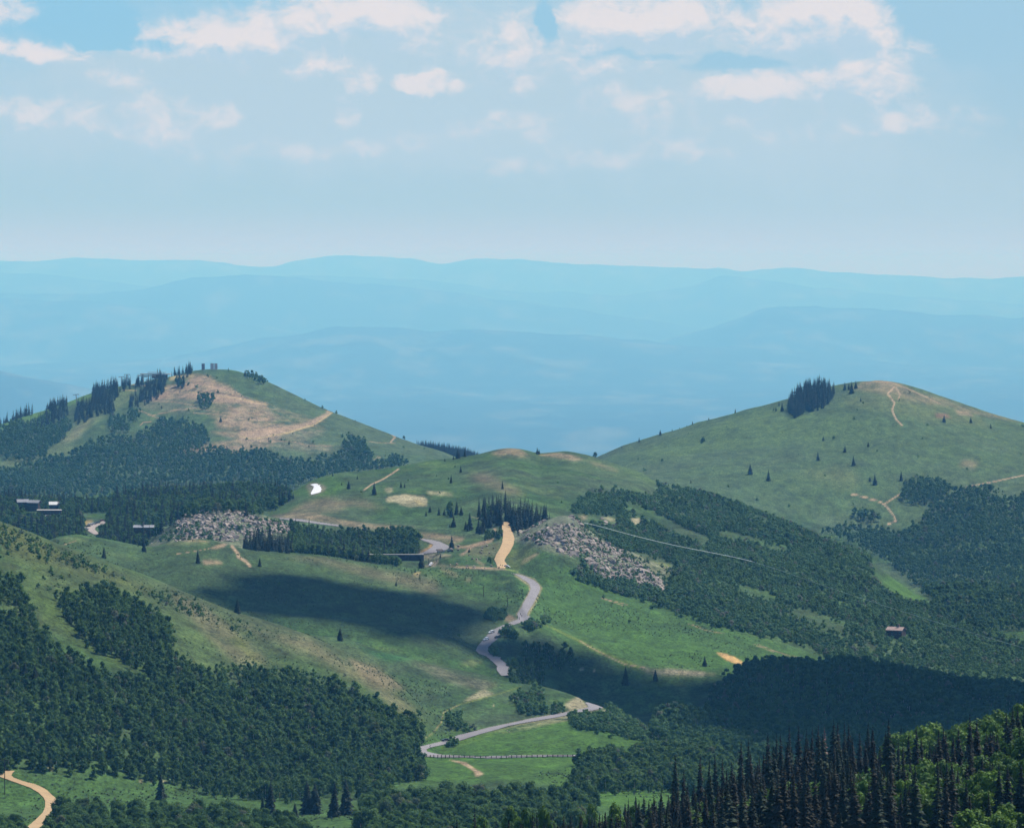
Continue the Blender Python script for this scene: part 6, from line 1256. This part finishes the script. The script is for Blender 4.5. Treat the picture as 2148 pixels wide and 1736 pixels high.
# people walking on the road
def person(c, x, yb, face, coat, label, ymin, ymax, step=.35):
    (u, v), = Q(c, [(x, yb)]); p = on(u, v, ymin, ymax)
    J = {'pel': (0, 0, .95), 'ch': (0, .02, 1.3), 'nk': (0, .02, 1.48), 'hd': (0, .04, 1.62), 'top': (0, .03, 1.76), 'kl': (.1, step * .5, .52), 'al': (.1, step, .1), 'tl': (.1, step + .18, .05), 'kr': (-.1, .02, .5), 'ar': (-.1, -step, .12), 'tr': (-.1, -step + .16, .04),
         'hl': (.1, 0, .9), 'hr': (-.1, 0, .9), 'sl': (.19, 0, 1.4), 'el': (.25, -.08, 1.13), 'wl': (.24, .06, .9), 'gl': (.23, .12, .8), 'sr': (-.19, 0, 1.4), 'er': (-.25, .08, 1.13), 'wr': (-.24, .24, .96), 'gr': (-.23, .3, .88)}
    Rr = {'pel': .15, 'ch': .16, 'nk': .06, 'hd': .1, 'top': .08, 'kl': .065, 'al': .045, 'tl': .04, 'kr': .065, 'ar': .045, 'tr': .04, 'hl': .09, 'hr': .09, 'sl': .065, 'el': .045, 'wl': .032, 'gl': .035, 'sr': .065, 'er': .045, 'wr': .032, 'gr': .035}
    ks = list(J); E = [('pel', 'ch'), ('ch', 'nk'), ('nk', 'hd'), ('hd', 'top'), ('pel', 'hl'), ('hl', 'kl'), ('kl', 'al'), ('al', 'tl'), ('pel', 'hr'), ('hr', 'kr'), ('kr', 'ar'), ('ar', 'tr'), ('ch', 'sl'), ('sl', 'el'), ('el', 'wl'), ('wl', 'gl'), ('ch', 'sr'), ('sr', 'er'), ('er', 'wr'), ('wr', 'gr')]
    me = bpy.data.meshes.new('person'); me.from_pydata([J[k_] for k_ in ks], [(ks.index(a), ks.index(b_)) for a, b_ in E], [])
    o = link(bpy.data.objects.new('person', me)); sk = o.modifiers.new('skin', 'SKIN')
    for i, k_ in enumerate(ks): me.skin_vertices[0].data[i].radius = (Rr[k_], Rr[k_])
    me.skin_vertices[0].data[0].use_root = True
    o.modifiers.new('sub', 'SUBSURF').levels = 1; me.materials.append(coat)
    o.location = p + np.array([0, 0, .35]); o.rotation_euler = (0, 0, face); return tag(o, label, 'person')
M_CLO = mat_plain('dark_clothes', (.03, .03, .045), .9, .2, 3.)
person('cR', 1003, 785, 2.9, M_CLO, 'person in dark clothes walking on the sunlit road, the further of two', 2600, 3200)
person('cR', 1026, 818, 3.0, M_CLO, 'person in dark clothes walking on the sunlit road, the nearer of two', 2600, 3200)
person('cB', 196, 548, 1.4, M_CLO, 'dark clad person at the bend of the lower road, left of the black car', 2100, 2500)
# trail kiosk
(u, v), = Q('cP', [(632, 408)]); p = on(u, v, 2900, 3400); o = empty('trail_kiosk', p, .3)
m_ = MB(); m_.add([(-2.4, -1.4, 2.5), (2.4, -1.4, 2.5), (2.4, 0, 3.3), (-2.4, 0, 3.3), (-2.4, 1.4, 2.5), (2.4, 1.4, 2.5), (-2.4, -1.4, 2.65), (2.4, -1.4, 2.65), (2.4, 0, 3.5), (-2.4, 0, 3.5), (-2.4, 1.4, 2.65), (2.4, 1.4, 2.65)], [(0, 3, 2, 1), (3, 4, 5, 2), (6, 7, 8, 9), (9, 8, 11, 10), (0, 1, 7, 6), (4, 10, 11, 5), (1, 2, 8, 7), (2, 5, 11, 8), (0, 6, 9, 3), (3, 9, 10, 4)]); m_.build('roof', M_WOODD, o)
for s_ in (-1, 1): m_ = MB(); m_.box((s_ * 1.7, 0, 1.1), (.22, .22, 3)); m_.build('post', M_WOODD, o)
m_ = MB(); m_.box((0, -.05, 1.4), (3.1, .12, 1.5)); m_.build('board', M_PALE, o)
tag(o, 'small trail kiosk with a dark gabled roof and a pale board', 'kiosk')
# boulders along the junction
BOUL = [(945, 300, 3.4, 'flat pale boulder at the top of the bare junction ground'), (830, 362, 4.2, 'long pale boulder next to the black vehicle on the curve'), (940, 358, 3.2, 'pale boulder right of the black vehicle'), (1328, 318, 2.4, 'grey boulder high on the bank left of the sandy road'), (1508, 330, 2.7, 'white topped boulder closest to the sandy road'),
        (1318, 352, 2.2, 'pale boulder in the middle of the grassy bank'), (1306, 410, 2.4, 'white boulder low on the grassy bank'), (1440, 400, 1.9, 'small pale boulder on the bank beside the sandy road'), (1400, 290, 2.4, 'dark brown boulder at the top edge of the bank'), (1110, 440, 2.2, 'pinkish boulder where the dirt lane narrows'),
        (1165, 500, 2.6, 'pale boulder on the small mound, left of three'), (1230, 508, 2.4, 'pale boulder on the small mound, middle of three'), (1290, 500, 2.0, 'pale boulder on the small mound, right of three'), (920, 585, 2.6, 'white boulder at the foot of the mound'), (1080, 612, 2.6, 'pale boulder below the mound by the lane edge'), (1475, 615, 2.6, 'pale boulder under the bushy tree'), (1285, 388, 1.8, 'small dark boulder on the grassy bank')]
RM = [rock_mesh(400 + i, M_ROCK) for i in range(5)]
for i, (x, y, w_, lb) in enumerate(BOUL):
    (u, v), = Q('cP', [(x, y)]); p = on(u, v, 2900, 3500); o = link(bpy.data.objects.new('boulder', RM[i % 5])); o.location = p + np.array([0, 0, .2 * w_]); o.scale = (w_ * .55, w_ * .5, w_ * .38); o.rotation_euler = (0, 0, rng.uniform(0, 6)); tag(o, lb, 'boulder')
# retaining wall under the parking curve
def wall():
    us = np.linspace(762, 889, 40); P = []
    top = np.array([zat((u - UC) * 3175 / F0, 3175)[0] for u in us]); vt = 1163.5 + 0 * us; zt = -(vt - VH) / F0 * 3160
    mb = MB(); n = len(us); y0, y1 = 3160., 3162.2
    V_ = [((u - UC) * y0 / F0, y0, z - 4.6) for u, z in zip(us, zt)] + [((u - UC) * y0 / F0, y0, z) for u, z in zip(us, zt)] + [((u - UC) * y1 / F0, y1, z) for u, z in zip(us, zt)] + [((u - UC) * y1 / F0, y1, z - 4.6) for u, z in zip(us, zt)]
    F_ = []
    for i in range(n - 1):
        for k_ in range(3): F_.append((k_ * n + i, k_ * n + i + 1, (k_ + 1) * n + i + 1, (k_ + 1) * n + i))
    F_ += [(0, n, 2 * n, 3 * n), (n - 1, 4 * n - 1, 3 * n - 1, 2 * n - 1)]
    mb.add(V_, F_); o = empty('retaining_wall', ((us[0] - UC) * y0 / F0, y0, zt[0] - 4.6)); q = mb.build('wall', M_WALLD, o); q.location = -Vector(o.location)
    m_ = MB(); m_.box(((us[0] + us[-1] - 2 * UC) / 2 * y0 / F0, y0 + 1, zt[0] + .3), ((us[-1] - us[0]) * y0 / F0, 2.6, .5)); q = m_.build('coping', M_CONC, o); q.location = -Vector(o.location)
    tag(o, 'long dark retaining wall with a pale coping below the road curve', 'retaining wall')
wall()
# guard rail of the lower road
def guard():
    xs = [60, 90, 127, 162, 198, 233, 273, 310, 350, 390, 433, 487, 540, 596, 648, 703, 757, 813, 862, 912, 963, 1017, 1069, 1115, 1170, 1222, 1275, 1330, 1376, 1432, 1482, 1534, 1580, 1633]
    yb = np.interp(xs, [60, 300, 600, 830, 1000, 1300, 1633], [641, 641, 645, 655, 647, 641, 636])
    P = [on(*Q('cB', [(x, y)])[0], 2000, 2400) for x, y in zip(xs, yb)]
    # keep the run smooth in depth
    ys = gauss1(np.array([p[1] for p in P]), 2.5, 0); P = [(p[0] * y / p[1], y, -(Q('cB', [(x, b_)])[0][1] - VH) / F0 * y) for p, y, x, b_ in zip(P, ys, xs, yb)]
    o = empty('guard_rail', P[0])
    for i, p in enumerate(P):
        m_ = MB(); m_.box((0, 0, .55), (.42, .35, 1.9)); q = m_.build('post', M_WOODD, o); q.location = Vector(p) - Vector(P[0])
    m_ = MB(); m_.tube([tuple(Vector(p) - Vector(P[0]) + Vector((0, -.15, .95))) for p in P], [.14] * len(P), 5); m_.build('rail', M_WOOD, o)
    tag(o, 'long low guard rail on dark posts along the lower road', 'guard rail')
guard()
# power cable over the right slope
def cable():
    pts = Q('cO', [(110, 425), (600, 580), (1200, 740), (1840, 880)]) + Q('c4', [(600, 942), (830, 987), (1100, 1085), (1400, 1185), (1700, 1280), (2000, 1370), (2300, 1455), (2600, 1535)])
    us = np.array([p[0] for p in pts]); vs = np.array([p[1] for p in pts]); U_ = np.linspace(us[0], us[-1], 60); V_ = gauss1(np.interp(U_, us, vs), 2, 0)
    y = np.interp(U_, [U_[0], 1585, U_[-1]], [3330, 3150, 2950])
    P = [((u - UC) * yy / F0, yy, -(v - VH) / F0 * yy) for u, v, yy in zip(U_, V_, y)]
    o = empty('power_line', P[0]); k_ = int(np.argmin(abs(U_ - 1585)))
    m_ = MB(); m_.tube([tuple(Vector(p) - Vector(P[0])) for p in P[:k_ + 1]], [.22] * (k_ + 1), 5); m_.build('cable', M_CABLE, o)
    m_ = MB(); m_.tube([tuple(Vector(p) - Vector(P[0])) for p in P[k_:]], [.09] * (len(P) - k_), 5); m_.build('cable', M_CABLE, o)
    m_ = MB(); m_.tube([(-.6, 0, -9), (-.6, 0, .3)], [.2, .15], 6); m_.build('post', M_POLE, o)
    tag(o, 'long pale cable swooping down across the wooded right slope', 'power line')
cable()
# timber bits by the curve: dark shelter posts
proto_col('spire_form', [combined(arr([tuple(v.co) for v in m_[0].vertices], [tuple(p_.vertices) for p_ in m_[0].polygons]), [m_[0].materials[0], M_BARK], T(20, .3)) for m_ in SPN[:4]])
proto_col('glade_form', [combined(arr([tuple(v.co) for v in m_[0].vertices], [tuple(p_.vertices) for p_ in m_[0].polygons]), [M_ASPB, M_BARKW], T(9, .18)) for m_ in ASN])
proto_col('clump_form', [combined(arr([tuple(v.co) for v in m_[0].vertices], [tuple(p_.vertices) for p_ in m_[0].polygons]), [M_ASPD, M_BARKW], T(9, .2)) for m_ in ASK])
for nm_, L_ in OVER.items():
    if not L_: continue
    A_ = np.array(L_); FIELDS[nm_] = [[A_[:, :3]], [np.stack([0 * A_[:, 0], 0 * A_[:, 0], rng.uniform(0, 6.28, len(A_))], 1)], [np.stack([A_[:, 4], A_[:, 4], A_[:, 3]], 1)], [rng.integers(0, PROTO[nm_][1], len(A_))]]
names = {'spire_form': ('spruce_stand', 'remaining slender spruces deep inside the near stand'), 'glade_form': ('aspen_stand', 'remaining bright aspens between the near spruces'), 'clump_form': ('aspen_clumps', 'dark aspen woods along the bottom edge'), 'aspen_form': ('aspen_woods', 'dark green aspen woods covering the slopes'), 'mixed_form': ('mixed_woods', 'hazy woods of small trees on far slopes'), 'brush_form': ('brush_thickets', 'oak brush thickets and loose scrub on the hillsides'),
         'spruce_form': ('spruce_woods', 'dark spruce woods on the bench and left mountain'), 'sage_form': ('sagebrush', 'low grey green sagebrush on open slopes'), 'rock_piece': ('rubble', 'pale limestone blocks heaped on two knolls')}
for k_, (P_, R_, S_, I_) in FIELDS.items():
    scatter(names[k_][0], names[k_][1], np.concatenate(P_), np.concatenate(R_), np.concatenate(S_), np.concatenate(I_), k_)
for o in SC.objects:
    if o.parent is None and 'label' in o and len(o['label'].split()) > 16: print('LONG', o.name, o['label'])
